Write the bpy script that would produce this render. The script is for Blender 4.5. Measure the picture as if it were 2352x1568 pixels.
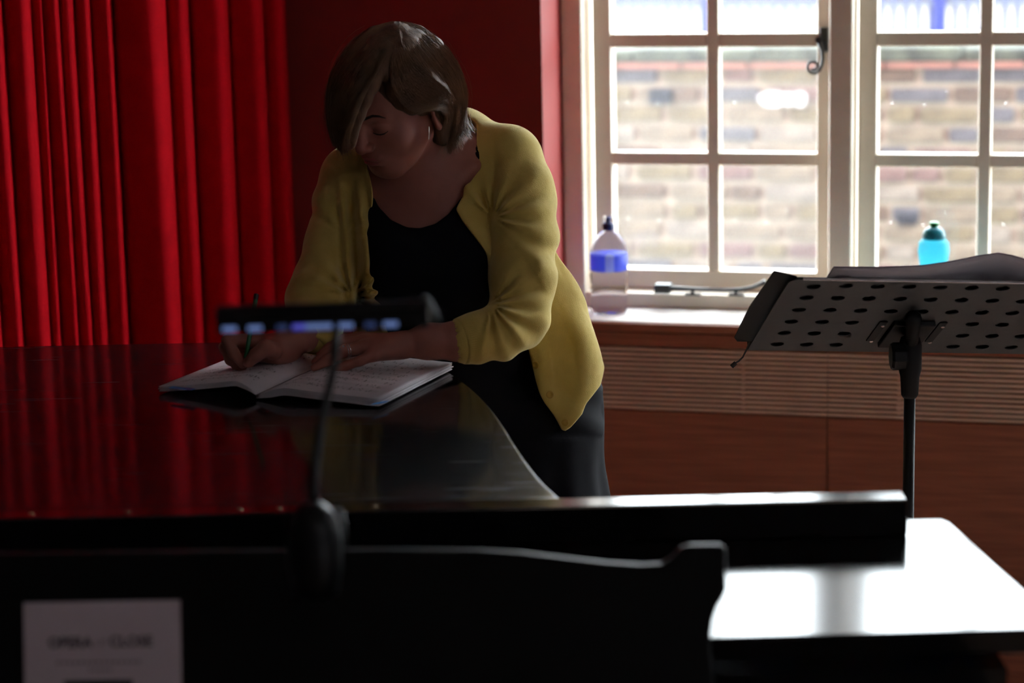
import bpy, bmesh, math, random
import numpy as np
from mathutils import Vector, Matrix

# ------------------------------------------------------------------ scene, camera, light
scn = bpy.context.scene
for o_ in list(bpy.data.objects):
    bpy.data.objects.remove(o_)
col = scn.collection
scn.view_settings.view_transform = 'Standard'
scn.view_settings.look = 'None'
scn.view_settings.gamma = 1.0
scn.view_settings.use_curve_mapping = False
scn.view_settings.exposure = 0.0
scn.cycles.use_denoising = True
scn.cycles.max_bounces = 10
scn.cycles.diffuse_bounces = 6
scn.cycles.transparent_max_bounces = 16
scn.cycles.sample_clamp_indirect = 8.0

FP = 5200.0                     # focal length in pixels of a 2352 px wide frame
CX, CY = 1176.0, 784.0
CAM = np.array([0.0, 0.0, 1.68])
_th, _ro = math.radians(11.0), 0.022
FW = np.array([0, math.cos(_th), -math.sin(_th)])
_r0 = np.array([1.0, 0, 0]); _u0 = np.array([0, math.sin(_th), math.cos(_th)])
RT = math.cos(_ro) * _r0 - math.sin(_ro) * _u0
UP = math.sin(_ro) * _r0 + math.cos(_ro) * _u0

cam_d = bpy.data.cameras.new('camera'); cam = bpy.data.objects.new('camera', cam_d); col.objects.link(cam)
cam_d.sensor_width = 36.0; cam_d.lens = FP / 2352.0 * 36.0
cam_d.clip_start = 0.05; cam_d.clip_end = 200
M = Matrix.Identity(4)
for i in range(3):
    M[i][0] = RT[i]; M[i][1] = UP[i]; M[i][2] = -FW[i]; M[i][3] = CAM[i]
cam.matrix_world = M
cam_d.dof.use_dof = True; cam_d.dof.focus_distance = 3.56; cam_d.dof.aperture_fstop = 3.5
scn.camera = cam

world = bpy.data.worlds.new('overcast_sky'); scn.world = world; world.use_nodes = True
wn = world.node_tree.nodes; wl = world.node_tree.links
wn['Background'].inputs['Color'].default_value = (0.88, 0.95, 1.0, 1)
wn['Background'].inputs['Strength'].default_value = 23.0

# a dim fill light added above and behind the camera, no known fixture
def area(name, loc, rot, sx, sy, power, color=(1, 1, 1)):
    l = bpy.data.lights.new(name, 'AREA'); l.shape = 'RECTANGLE'; l.size = sx; l.size_y = sy
    l.energy = power; l.color = color
    o = bpy.data.objects.new(name, l); o.location = loc; o.rotation_euler = rot; col.objects.link(o)
    return o
area('fill_light', (0.6, -0.9, 3.0), (0, 0, 0), 1.2, 0.6, 3.0, (1.0, 0.8, 0.68))

# ------------------------------------------------------------------ pixel to place helpers (used only to take measures off the photograph)
def ray(px, py): return FW + (px - CX) / FP * RT + (CY - py) / FP * UP
def P(px, py, d): return CAM + ray(px, py) * d
def Zp(px, py, z):
    k = ray(px, py); return CAM + k * (z - CAM[2]) / k[2]
def hit(px, py, pt, n):
    k = ray(px, py); return CAM + k * (np.dot(np.array(pt) - CAM, n) / np.dot(k, n))
def c2w(p):
    p = np.asarray(p, dtype=np.float64); return CAM + p[..., 0:1] * RT + p[..., 1:2] * UP + p[..., 2:3] * FW
_aw = math.radians(15.3)
WT = np.array([math.cos(_aw), -math.sin(_aw), 0]); WO = np.array([math.sin(_aw), math.cos(_aw), 0])
W0 = np.array([0.075, 4.75, 0])
ZA = np.array([0, 0, 1.0])
def wp(s, n, z): return W0 + WT * s + WO * n + ZA * z      # window-wall frame: along, outward, up

# ------------------------------------------------------------------ materials
def new_mat(name):
    m = bpy.data.materials.new(name); m.use_nodes = True
    nt = m.node_tree; return m, nt, nt.nodes, nt.links, nt.nodes['Principled BSDF']
def mat(name, c, rough=0.5, metal=0.0, spec=0.5, var=0.0, vscale=8.0, stretch=(1, 1, 1), bump=0.0, bscale=200.0, sheen=0.0, coat=0.0, bstretch=(1, 1, 1), emis=None, estr=0.0):
    m, nt, N, L, b = new_mat(name)
    b.inputs['Base Color'].default_value = (*c, 1)
    b.inputs['Roughness'].default_value = rough
    b.inputs['Metallic'].default_value = metal
    b.inputs['Specular IOR Level'].default_value = spec
    if sheen:
        b.inputs['Sheen Weight'].default_value = sheen; b.inputs['Sheen Roughness'].default_value = 0.4
        b.inputs['Sheen Tint'].default_value = (*[min(1, x * 1.3 + .1) for x in c], 1)
    if coat:
        b.inputs['Coat Weight'].default_value = coat; b.inputs['Coat Roughness'].default_value = 0.05
    if emis:
        b.inputs['Emission Color'].default_value = (*emis, 1); b.inputs['Emission Strength'].default_value = estr
    tc = N.new('ShaderNodeTexCoord')
    if var:
        mp = N.new('ShaderNodeMapping'); mp.inputs['Scale'].default_value = stretch
        n = N.new('ShaderNodeTexNoise'); n.inputs['Scale'].default_value = vscale; n.inputs['Detail'].default_value = 6
        r = N.new('ShaderNodeValToRGB')
        r.color_ramp.elements[0].position = 0.3; r.color_ramp.elements[1].position = 0.7
        r.color_ramp.elements[0].color = (*[x * (1 - var) for x in c], 1)
        r.color_ramp.elements[1].color = (*[min(1, x * (1 + var)) for x in c], 1)
        L.new(tc.outputs['Object'], mp.inputs['Vector']); L.new(mp.outputs[0], n.inputs['Vector'])
        L.new(n.outputs['Fac'], r.inputs[0]); L.new(r.outputs[0], b.inputs['Base Color'])
    if bump:
        mp2 = N.new('ShaderNodeMapping'); mp2.inputs['Scale'].default_value = bstretch
        n2 = N.new('ShaderNodeTexNoise'); n2.inputs['Scale'].default_value = bscale; n2.inputs['Detail'].default_value = 3
        bp = N.new('ShaderNodeBump'); bp.inputs['Strength'].default_value = bump; bp.inputs['Distance'].default_value = 0.002
        L.new(tc.outputs['Object'], mp2.inputs['Vector']); L.new(mp2.outputs[0], n2.inputs['Vector'])
        L.new(n2.outputs['Fac'], bp.inputs['Height']); L.new(bp.outputs[0], b.inputs['Normal'])
    return m

M_red = mat('red_wall_paint', (0.2430, 0.0144, 0.0135), 0.55, var=0.06, vscale=5, bump=0.15, bscale=60)
M_cream = mat('cream_frame_paint', (0.86, 0.78, 0.66), 0.35, var=0.05, vscale=14, bump=0.1, bscale=50)
M_sill = mat('pale_sill_paint', (0.88, 0.85, 0.80), 0.15, var=0.04)
M_wood = mat('red_brown_panel_wood', (0.3720, 0.1260, 0.0660), 0.5, var=0.22, vscale=5, stretch=(1.2, 1.2, 26), bump=0.1, bscale=20, bstretch=(1, 1, 20))
M_slat = mat('grille_wood', (0.82, 0.58, 0.44), 0.45, var=0.12, vscale=8, stretch=(2, 2, 30))
M_dark = mat('dark_void', (0.012, 0.012, 0.012), 0.8)
M_floor = mat('light_floor_boards', (0.30, 0.20, 0.15), 0.4, var=0.3, vscale=4, stretch=(1, 14, 1))
M_ceil = mat('ceiling_paint', (0.42, 0.39, 0.41), 0.7, var=0.03)
M_room = mat('dark_room_paint', (0.03, 0.015, 0.015), 0.6, var=0.05)
M_room2 = mat('pale_room_paint', (0.27, 0.235, 0.25), 0.6, var=0.05)
M_curt = mat('red_velvet', (0.4858, 0.0020, 0.0091), 0.85, spec=0.05, var=0.08, vscale=30, bump=0.12, bscale=500, sheen=0.08)
M_black = mat('black_matt', (0.012, 0.012, 0.013), 0.55, spec=0.3, bump=0.08, bscale=120)
M_desk = mat('black_satin_wood', (0.003, 0.003, 0.003), 0.42, spec=0.18, bump=0.05, bscale=60)
M_lampb = mat('black_lamp_plastic', (0.004, 0.004, 0.0045), 0.35, spec=0.25, bump=0.05, bscale=300)
M_rubber = mat('black_rubber', (0.01, 0.01, 0.01), 0.45, bump=0.1, bscale=200)
M_steel = mat('chrome_steel', (0.75, 0.75, 0.76), 0.22, metal=1, bump=0.03)
M_iron = mat('black_iron', (0.02, 0.02, 0.022), 0.35, spec=0.6, bump=0.2, bscale=90)
M_stand = mat('grey_black_stand_plate', (0.075, 0.080, 0.082), 0.5, spec=0.4, var=0.05, vscale=90, bump=0.1, bscale=700)
M_brass = mat('dull_brass', (0.30, 0.20, 0.10), 0.35, metal=1, bump=0.1)
M_led = mat('led_blue_white', (0.05, 0.08, 0.2), 0.2, emis=(0.30, 0.45, 1.0), estr=0.32)
M_led2 = mat('led_faint', (0.02, 0.03, 0.07), 0.2, emis=(0.18, 0.28, 0.8), estr=0.10)
M_led3 = mat('led_violet', (0.05, 0.05, 0.2), 0.2, emis=(0.16, 0.16, 1.0), estr=0.4)
M_skin = mat('skin', (0.38, 0.145, 0.105), 0.48, spec=0.4, var=0.06, vscale=40, bump=0.12, bscale=350)
M_skin.node_tree.nodes['Principled BSDF'].inputs['Subsurface Weight'].default_value = 0.08
M_skin.node_tree.nodes['Principled BSDF'].inputs['Subsurface Radius'].default_value = (0.012, 0.005, 0.003)
M_lip = mat('lip_skin', (0.36, 0.10, 0.09), 0.4, var=0.05)
M_dress = mat('black_jersey', (0.006, 0.006, 0.009), 0.85, spec=0.15, var=0.1, vscale=60, bump=0.1, bscale=900, sheen=0.05)
M_hairb = mat('brown_hair', (0.13, 0.068, 0.036), 0.6, spec=0.3, var=0.35, vscale=90, stretch=(1, 1, 0.15), bump=0.5, bscale=400, bstretch=(1, 1, 0.1))
M_hair = mat('brown_hair_strand', (0.21, 0.112, 0.055), 0.40, spec=0.45, var=0.3, vscale=30)
M_shoe = mat('black_shoe', (0.01, 0.01, 0.01), 0.4)
M_green = mat('green_pen', (0.01, 0.16, 0.05), 0.35, var=0.05)
M_tab = mat('blue_tab', (0.03, 0.24, 0.62), 0.5, var=0.05)
M_paper = mat('white_paper', (0.72, 0.68, 0.72), 0.75, var=0.02, vscale=50)
M_flyer = mat('flyer_paper', (0.62, 0.52, 0.56), 0.7, var=0.02)
M_ink = mat('black_ink', (0.01, 0.01, 0.01), 0.7)
M_inkg = mat('grey_ink', (0.28, 0.22, 0.24), 0.7)
M_mortar = mat('pale_mortar', (0.1945, 0.1739, 0.1350), 0.9, var=0.15, vscale=12, bump=0.5, bscale=40)
M_moss = mat('mossy_stone', (0.0286, 0.0338, 0.0234), 0.95, var=0.75, vscale=14, bump=0.9, bscale=30)
M_tile = mat('red_tile', (0.1300, 0.0546, 0.0390), 0.8, var=0.3, vscale=9)
M_conc = mat('pale_concrete', (0.1170, 0.1092, 0.0910), 0.9, var=0.15, vscale=6)
M_white = mat('white_splash_paint', (0.3432, 0.3432, 0.3432), 0.6, var=0.05)
M_rail = mat('blue_railing_paint', (0.0104, 0.0260, 0.1560), 0.4, var=0.05)
M_railw = mat('pale_blue_rail_paint', (0.0780, 0.1040, 0.1430), 0.4, var=0.05)
M_cap = mat('navy_cap', (0.01, 0.02, 0.12), 0.3, var=0.05)
M_turq = mat('turquoise_plastic', (0.02, 0.50, 0.62), 0.3, var=0.03)
M_turq.node_tree.nodes['Principled BSDF'].inputs['Transmission Weight'].default_value = 0.25
M_teal = mat('teal_cap', (0.0, 0.20, 0.28), 0.3, var=0.03)
M_gcap = mat('green_spout', (0.03, 0.32, 0.10), 0.3, var=0.03)

def brick_mat(name, c, v=0.3):
    return mat(name, c, 0.9, var=v, vscale=16, bump=0.6, bscale=45)
BR = [brick_mat('yellow_stock_brick', (0.0702, 0.0571, 0.0309)), brick_mat('buff_brick', (0.0842, 0.0695, 0.0477)),
      brick_mat('brown_brick', (0.0515, 0.0358, 0.0236)), brick_mat('grey_brick', (0.0398, 0.0397, 0.0438)),
      brick_mat('dark_brick', (0.0187, 0.0188, 0.0247)), brick_mat('pink_brick', (0.0679, 0.0422, 0.0365)),
      brick_mat('pale_brick', (0.0983, 0.0868, 0.0702)), brick_mat('black_brick', (0.0056, 0.0065, 0.0112))]

# black piano lacquer with fine scratches
def lacquer(name, scratch, rough=0.09):
    m, nt, N, L, b = new_mat(name)
    b.inputs['Base Color'].default_value = (0.004, 0.004, 0.004, 1)
    b.inputs['Roughness'].default_value = rough
    b.inputs['Specular IOR Level'].default_value = 0.5
    if scratch:
        tc = N.new('ShaderNodeTexCoord'); prev = None
        for k, (ang, sc, th) in enumerate(((0.55, (5, 110, 1), 0.66), (-0.25, (6, 150, 1), 0.68), (1.0, (5, 90, 1), 0.70))):
            mp = N.new('ShaderNodeMapping'); mp.inputs['Rotation'].default_value = (0, 0, ang); mp.inputs['Scale'].default_value = sc
            n = N.new('ShaderNodeTexNoise'); n.inputs['Scale'].default_value = 1.0; n.inputs['Detail'].default_value = 2.0
            rr = N.new('ShaderNodeMapRange'); rr.inputs['From Min'].default_value = th; rr.inputs['From Max'].default_value = th + 0.07
            L.new(tc.outputs['Object'], mp.inputs[0]); L.new(mp.outputs[0], n.inputs['Vector']); L.new(n.outputs['Fac'], rr.inputs['Value'])
            if prev is None: prev = rr.outputs[0]
            else:
                mx = N.new('ShaderNodeMath'); mx.operation = 'MAXIMUM'; L.new(prev, mx.inputs[0]); L.new(rr.outputs[0], mx.inputs[1]); prev = mx.outputs[0]
        cl = N.new('ShaderNodeTexNoise'); cl.inputs['Scale'].default_value = 5.0; cl.inputs['Detail'].default_value = 4
        L.new(tc.outputs['Object'], cl.inputs['Vector'])
        r2 = N.new('ShaderNodeMapRange'); r2.inputs['From Min'].default_value = 0.48; r2.inputs['From Max'].default_value = 0.7
        L.new(cl.outputs['Fac'], r2.inputs['Value'])
        ml = N.new('ShaderNodeMath'); ml.operation = 'MULTIPLY'; L.new(prev, ml.inputs[0]); L.new(r2.outputs[0], ml.inputs[1])
        b.inputs['Coat Weight'].default_value = 0.9; b.inputs['Coat Roughness'].default_value = 0.10; b.inputs['Coat IOR'].default_value = 1.36
        b.inputs['Roughness'].default_value = 0.42
        a1 = N.new('ShaderNodeMath'); a1.operation = 'MULTIPLY_ADD'; a1.inputs[1].default_value = 1.2; a1.inputs[2].default_value = 0.012
        L.new(ml.outputs[0], a1.inputs[0]); L.new(a1.outputs[0], b.inputs['Specular IOR Level'])
        mc = N.new('ShaderNodeMix'); mc.data_type = 'RGBA'
        mc.inputs[6].default_value = (0.004, 0.004, 0.004, 1); mc.inputs[7].default_value = (0.07, 0.075, 0.08, 1)
        L.new(ml.outputs[0], mc.inputs[0]); L.new(mc.outputs[2], b.inputs['Base Color'])
    return m
M_lid = lacquer('black_lacquer_scratched', True, 0.12)
M_gloss = lacquer('black_lacquer', False, 0.13)

# thin dusty window glass: see-through, a grazing reflection and a film of dust that scatters light
def glass_mat(name, dust):
    m, nt, N, L, b = new_mat(name); N.remove(b)
    out = N['Material Output']
    tr = N.new('ShaderNodeBsdfTransparent'); tr.inputs[0].default_value = (0.95, 0.97, 0.97, 1)
    gl = N.new('ShaderNodeBsdfGlossy'); gl.inputs['Roughness'].default_value = 0.02
    fr = N.new('ShaderNodeFresnel')
    gm = N.new('ShaderNodeNewGeometry'); ir = N.new('ShaderNodeMapRange')      # same thin pane seen from either side
    ir.inputs['To Min'].default_value = 1.45; ir.inputs['To Max'].default_value = 1 / 1.45
    L.new(gm.outputs['Backfacing'], ir.inputs['Value']); L.new(ir.outputs[0], fr.inputs[0])
    mx = N.new('ShaderNodeMixShader'); L.new(fr.outputs[0], mx.inputs[0]); L.new(tr.outputs[0], mx.inputs[1]); L.new(gl.outputs[0], mx.inputs[2])
    tl = N.new('ShaderNodeBsdfTranslucent'); tl.inputs[0].default_value = (0.85, 0.88, 0.9, 1)
    tc = N.new('ShaderNodeTexCoord')
    n = N.new('ShaderNodeTexNoise'); n.inputs['Scale'].default_value = 7; n.inputs['Detail'].default_value = 5
    L.new(tc.outputs['Object'], n.inputs['Vector'])
    r1 = N.new('ShaderNodeMapRange'); r1.inputs['To Min'].default_value = dust * 0.6; r1.inputs['To Max'].default_value = dust * 1.4
    L.new(n.outputs['Fac'], r1.inputs['Value'])
    v = N.new('ShaderNodeTexVoronoi'); v.inputs['Scale'].default_value = 30
    L.new(tc.outputs['Object'], v.inputs['Vector'])
    r2 = N.new('ShaderNodeMapRange'); r2.inputs['From Min'].default_value = 0.10; r2.inputs['From Max'].default_value = 0.05
    r2.inputs['To Min'].default_value = 0; r2.inputs['To Max'].default_value = 0.5
    L.new(v.outputs['Distance'], r2.inputs['Value'])
    r2.inputs['To Max'].default_value = 0.12
    ad = N.new('ShaderNodeMath'); ad.operation = 'ADD'; L.new(r1.outputs[0], ad.inputs[0]); L.new(r2.outputs[0], ad.inputs[1])
    m2 = N.new('ShaderNodeMixShader'); L.new(ad.outputs[0], m2.inputs[0]); L.new(mx.outputs[0], m2.inputs[1]); L.new(tl.outputs[0], m2.inputs[2])
    L.new(m2.outputs[0], out.inputs['Surface'])
    return m
M_glass1 = glass_mat('dusty_window_glass', 0.022)
M_glass2 = glass_mat('window_glass', 0.007)
M_pet, _nt, _N, _L, _b = new_mat('clear_bottle_plastic')
_b.inputs['Base Color'].default_value = (0.90, 0.91, 0.97, 1); _b.inputs['Transmission Weight'].default_value = 1.0; _b.inputs['Roughness'].default_value = 0.06; _b.inputs['IOR'].default_value = 1.12

def translucent(name, c, w=0.6):
    m, nt, N, L, b = new_mat(name); out = N['Material Output']
    b.inputs['Base Color'].default_value = (*c, 1); b.inputs['Roughness'].default_value = 0.3
    t = N.new('ShaderNodeBsdfTranslucent'); t.inputs[0].default_value = (*c, 1)
    x = N.new('ShaderNodeMixShader'); x.inputs[0].default_value = w
    L.new(b.outputs[0], x.inputs[1]); L.new(t.outputs[0], x.inputs[2]); L.new(x.outputs[0], out.inputs['Surface'])
    return m, N, L, b, t
def label_mat():
    m, N, L, b, t = translucent('blue_bottle_label', (.1, .15, .8), .55)
    tc = N.new('ShaderNodeTexCoord'); sp = N.new('ShaderNodeSeparateXYZ'); L.new(tc.outputs['Object'], sp.inputs[0])
    at = N.new('ShaderNodeMath'); at.operation = 'ARCTAN2'; L.new(sp.outputs[1], at.inputs[0]); L.new(sp.outputs[0], at.inputs[1])
    w = N.new('ShaderNodeMath'); w.operation = 'MULTIPLY'; w.inputs[1].default_value = 3.0; L.new(at.outputs[0], w.inputs[0])
    s = N.new('ShaderNodeMath'); s.operation = 'SINE'; L.new(w.outputs[0], s.inputs[0])
    r = N.new('ShaderNodeValToRGB'); r.color_ramp.interpolation = 'LINEAR'
    r.color_ramp.elements[0].position = 0.70; r.color_ramp.elements[0].color = (0.16, 0.22, 0.85, 1)
    r.color_ramp.elements[1].position = 0.80; r.color_ramp.elements[1].color = (0.7, 0.8, 0.95, 1)
    L.new(s.outputs[0], r.inputs[0]); L.new(r.outputs[0], b.inputs['Base Color']); L.new(r.outputs[0], t.inputs[0])
    b.inputs['Roughness'].default_value = 0.4
    return m
M_label = label_mat()
M_turq = translucent('turquoise_translucent_plastic', (0.22, 0.74, 0.86), .7)[0]

# printed music: staves of five lines with little note marks, in the page's own coordinates (UV)
def music_mat(name, base, rows=9, offs=0.0):
    m, nt, N, L, b = new_mat(name)
    uv = N.new('ShaderNodeUVMap'); uv.uv_map = 'UVMap'
    sp = N.new('ShaderNodeSeparateXYZ'); L.new(uv.outputs[0], sp.inputs[0])
    def math_(op, a, bb=None, cc=None):
        n = N.new('ShaderNodeMath'); n.operation = op
        for k, x in enumerate((a, bb, cc)):
            if x is None: continue
            if isinstance(x, (int, float)): n.inputs[k].default_value = x
            else: L.new(x, n.inputs[k])
        return n.outputs[0]
    u, v = sp.outputs[0], sp.outputs[1]
    inside = math_('MULTIPLY', math_('LESS_THAN', math_('ABSOLUTE', math_('SUBTRACT', u, 0.5)), 0.40),
                   math_('LESS_THAN', math_('ABSOLUTE', math_('SUBTRACT', v, 0.5)), 0.42))
    fv = math_('FRACT', math_('MULTIPLY', v, float(rows)))
    band = math_('LESS_THAN', math_('ABSOLUTE', math_('SUBTRACT', fv, 0.5)), 0.23)
    ln = math_('LESS_THAN', math_('FRACT', math_('MULTIPLY', fv, 10.0)), 0.16)
    lines = math_('MULTIPLY', math_('MULTIPLY', ln, band), 0.55)
    mp = N.new('ShaderNodeMapping'); mp.inputs['Scale'].default_value = (58, rows * 3.0, 1); mp.inputs['Location'].default_value = (offs, offs, 0)
    L.new(uv.outputs[0], mp.inputs[0])
    vo = N.new('ShaderNodeTexVoronoi'); vo.inputs['Scale'].default_value = 1.0; L.new(mp.outputs[0], vo.inputs['Vector'])
    dot = math_('LESS_THAN', vo.outputs['Distance'], 0.26)
    mp3 = N.new('ShaderNodeMapping'); mp3.inputs['Scale'].default_value = (14, rows * 1.0, 1); mp3.inputs['Location'].default_value = (offs + 3, 0, 0)
    L.new(uv.outputs[0], mp3.inputs[0])
    ns = N.new('ShaderNodeTexNoise'); ns.inputs['Scale'].default_value = 1.0; L.new(mp3.outputs[0], ns.inputs['Vector'])
    gate = math_('GREATER_THAN', ns.outputs['Fac'], 0.47)
    band2 = math_('LESS_THAN', math_('ABSOLUTE', math_('SUBTRACT', fv, 0.5)), 0.36)
    notes = math_('MULTIPLY', math_('MULTIPLY', dot, band2), gate)
    bars = math_('MULTIPLY', math_('LESS_THAN', math_('FRACT', math_('MULTIPLY', u, 6.0)), 0.03), band)
    ink = math_('MULTIPLY', math_('MAXIMUM', math_('MAXIMUM', lines, notes), bars), inside)
    mx = N.new('ShaderNodeMix'); mx.data_type = 'RGBA'; L.new(ink, mx.inputs[0])
    mx.inputs[6].default_value = (*base, 1); mx.inputs[7].default_value = (0.05, 0.03, 0.04, 1)
    L.new(mx.outputs[2], b.inputs['Base Color']); b.inputs['Roughness'].default_value = 0.7
    return m
M_music = music_mat('printed_music', (0.74, 0.70, 0.74), 10, 0.0)
M_music2 = music_mat('printed_music_left', (0.74, 0.70, 0.74), 10, 5.3)

def knit_mat():
    m, nt, N, L, b = new_mat('yellow_fine_knit')
    c = (0.64, 0.47, 0.12)
    b.inputs['Roughness'].default_value = 0.85; b.inputs['Specular IOR Level'].default_value = 0.2
    b.inputs['Sheen Weight'].default_value = 1.0; b.inputs['Sheen Roughness'].default_value = 0.38
    b.inputs['Sheen Tint'].default_value = (0.95, 0.88, 0.5, 1)
    tc = N.new('ShaderNodeTexCoord')
    n = N.new('ShaderNodeTexNoise'); n.inputs['Scale'].default_value = 25; n.inputs['Detail'].default_value = 8
    L.new(tc.outputs['Object'], n.inputs['Vector'])
    r = N.new('ShaderNodeValToRGB'); r.color_ramp.elements[0].position = .3; r.color_ramp.elements[1].position = .7
    r.color_ramp.elements[0].color = (0.60, 0.43, 0.105, 1); r.color_ramp.elements[1].color = (0.69, 0.52, 0.15, 1)
    L.new(n.outputs['Fac'], r.inputs[0]); L.new(r.outputs[0], b.inputs['Base Color'])
    n2 = N.new('ShaderNodeTexNoise'); n2.inputs['Scale'].default_value = 900; n2.inputs['Detail'].default_value = 2
    L.new(tc.outputs['Object'], n2.inputs['Vector'])
    n3 = N.new('ShaderNodeTexNoise'); n3.inputs['Scale'].default_value = 22; n3.inputs['Detail'].default_value = 2
    L.new(tc.outputs['Object'], n3.inputs['Vector'])
    bp = N.new('ShaderNodeBump'); bp.inputs['Strength'].default_value = 0.5; bp.inputs['Distance'].default_value = 0.0015
    L.new(n2.outputs['Fac'], bp.inputs['Height'])
    bp2 = N.new('ShaderNodeBump'); bp2.inputs['Strength'].default_value = 0.5; bp2.inputs['Distance'].default_value = 0.006
    L.new(n3.outputs['Fac'], bp2.inputs['Height']); L.new(bp.outputs[0], bp2.inputs['Normal']); L.new(bp2.outputs[0], b.inputs['Normal'])
    return m
M_knit = knit_mat()

# ------------------------------------------------------------------ object helpers
def tag(o, label=None, cat=None, group=None, kind=None):
    if label: o['label'] = label
    if cat: o['category'] = cat
    if group: o['group'] = group
    if kind: o['kind'] = kind
    return o
def empty(name, loc, label=None, cat=None, group=None, kind=None):
    o = bpy.data.objects.new(name, None); o.empty_display_size = 0.05; col.objects.link(o)
    o.location = tuple(loc); return tag(o, label, cat, group, kind)
def total_loc(o):
    v = Vector((0, 0, 0))
    while o: v = v + Vector(o.location); o = o.parent
    return v
class MB:
    def __init__(s): s.v = []; s.f = []; s.uv = None
    def add(s, vs, fs):
        n = len(s.v); s.v += [tuple(map(float, p)) for p in vs]; s.f += [tuple(i + n for i in f) for f in fs]; return s
    def box(s, o, a, b, c):
        o, a, b, c = map(np.array, (o, a, b, c))
        vs = [o, o + a, o + a + b, o + b, o + c, o + a + c, o + a + b + c, o + b + c]
        return s.add(vs, [(0, 3, 2, 1), (4, 5, 6, 7), (0, 1, 5, 4), (1, 2, 6, 5), (2, 3, 7, 6), (3, 0, 4, 7)])
    def cbox(s, x0, x1, y0, y1, z0, z1):
        return s.box((x0, y0, z0), (x1 - x0, 0, 0), (0, y1 - y0, 0), (0, 0, z1 - z0))
    def wbox(s, s0, s1, n0, n1, z0, z1):
        return s.box(wp(s0, n0, z0), WT * (s1 - s0), WO * (n1 - n0), ZA * (z1 - z0))
    def prism(s, poly, off):
        n = len(poly); poly = [np.array(p, float) for p in poly]; off = np.array(off, float)
        vs = poly + [p + off for p in poly]
        fs = [tuple(range(n - 1, -1, -1)), tuple(range(n, 2 * n))] + [(i, (i + 1) % n, n + (i + 1) % n, n + i) for i in range(n)]
        return s.add(vs, fs)
    def tube(s, pts, r, n=10, cap=True, flat=1.0):
        pts = [np.array(p, float) for p in pts]; m = len(pts)
        if not hasattr(r, '__len__'): r = [r] * m
        t0 = pts[1] - pts[0]; t0 /= np.linalg.norm(t0)
        a = np.cross(t0, (0, 0, 1)); 
        if np.linalg.norm(a) < 1e-3: a = np.cross(t0, (1, 0, 0))
        a /= np.linalg.norm(a); vs = []
        for i, p in enumerate(pts):
            t = pts[min(i + 1, m - 1)] - pts[max(i - 1, 0)]; t /= np.linalg.norm(t)
            a = a - t * np.dot(a, t); a /= np.linalg.norm(a); b = np.cross(t, a)
            for k in range(n):
                w = 2 * math.pi * k / n; vs.append(p + r[i] * (math.cos(w) * a + flat * math.sin(w) * b))
        fs = [(i * n + k, i * n + (k + 1) % n, (i + 1) * n + (k + 1) % n, (i + 1) * n + k) for i in range(m - 1) for k in range(n)]
        if cap: fs += [tuple(range(n - 1, -1, -1)), tuple((m - 1) * n + k for k in range(n))]
        return s.add(vs, fs)
    def lathe(s, prof, c, n=24, ax=(0, 0, 1), wob=None):
        ax = np.array(ax, float); ax /= np.linalg.norm(ax); a = np.cross(ax, (0, 1, 0.01)); a /= np.linalg.norm(a); b = np.cross(ax, a)
        vs = []
        for (r, z) in prof:
            for k in range(n):
                w = 2 * math.pi * k / n; rr = r * (1 + (wob(w, z) if wob else 0))
                vs.append(np.array(c) + ax * z + rr * (math.cos(w) * a + math.sin(w) * b))
        m = len(prof)
        fs = [(i * n + k, i * n + (k + 1) % n, (i + 1) * n + (k + 1) % n, (i + 1) * n + k) for i in range(m - 1) for k in range(n)]
        fs += [tuple(range(n - 1, -1, -1)), tuple((m - 1) * n + k for k in range(n))]
        return s.add(vs, fs)
    def grid(s, fn, nu, nv, closed=False):
        vs = [fn(i / (nu - 1), j / (nv - 1)) for j in range(nv) for i in range(nu)]
        fs = [(j * nu + i, j * nu + i + 1, (j + 1) * nu + i + 1, (j + 1) * nu + i) for j in range(nv - 1) for i in range(nu - 1)]
        return s.add(vs, fs)
    def build(s, name, m, parent=None, smooth=False, bevel=0.0, bseg=2, solid=0.0, label=None, kind=None, cat=None, group=None, origin=None, uv=None, wn=False):
        V = np.array(s.v)
        c = (V.min(0) + V.max(0)) / 2 if origin is None else np.array(origin)
        me = bpy.data.meshes.new(name); me.from_pydata((V - c).tolist(), [], s.f); me.materials.append(m)
        bm = bmesh.new(); bm.from_mesh(me); bmesh.ops.recalc_face_normals(bm, faces=bm.faces); bm.to_mesh(me); bm.free()
        if uv is not None:
            ul = me.uv_layers.new(name='UVMap')
            for lp in me.loops: ul.data[lp.index].uv = uv[lp.vertex_index]
        me.update()
        if smooth: me.polygons.foreach_set('use_smooth', [True] * len(me.polygons))
        o = bpy.data.objects.new(name, me); col.objects.link(o)
        if solid: md = o.modifiers.new('solid', 'SOLIDIFY'); md.thickness = solid; md.offset = 0
        if bevel:
            md = o.modifiers.new('bevel', 'BEVEL'); md.width = bevel; md.segments = bseg; md.limit_method = 'ANGLE'; md.angle_limit = math.radians(40)
        if smooth and wn: o.modifiers.new('wn', 'WEIGHTED_NORMAL')
        if parent is not None:
            o.parent = parent; o.location = tuple(Vector(c.tolist()) - total_loc(parent))
        else: o.location = c.tolist()
        return tag(o, label, cat, group, kind)
def copy_part(o, loc, parent=None):
    c = o.copy(); col.objects.link(c)
    if parent is not None: c.parent = parent; c.location = tuple(Vector([float(x) for x in loc]) - total_loc(parent))
    else: c.location = [float(x) for x in loc]
    return c

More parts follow.
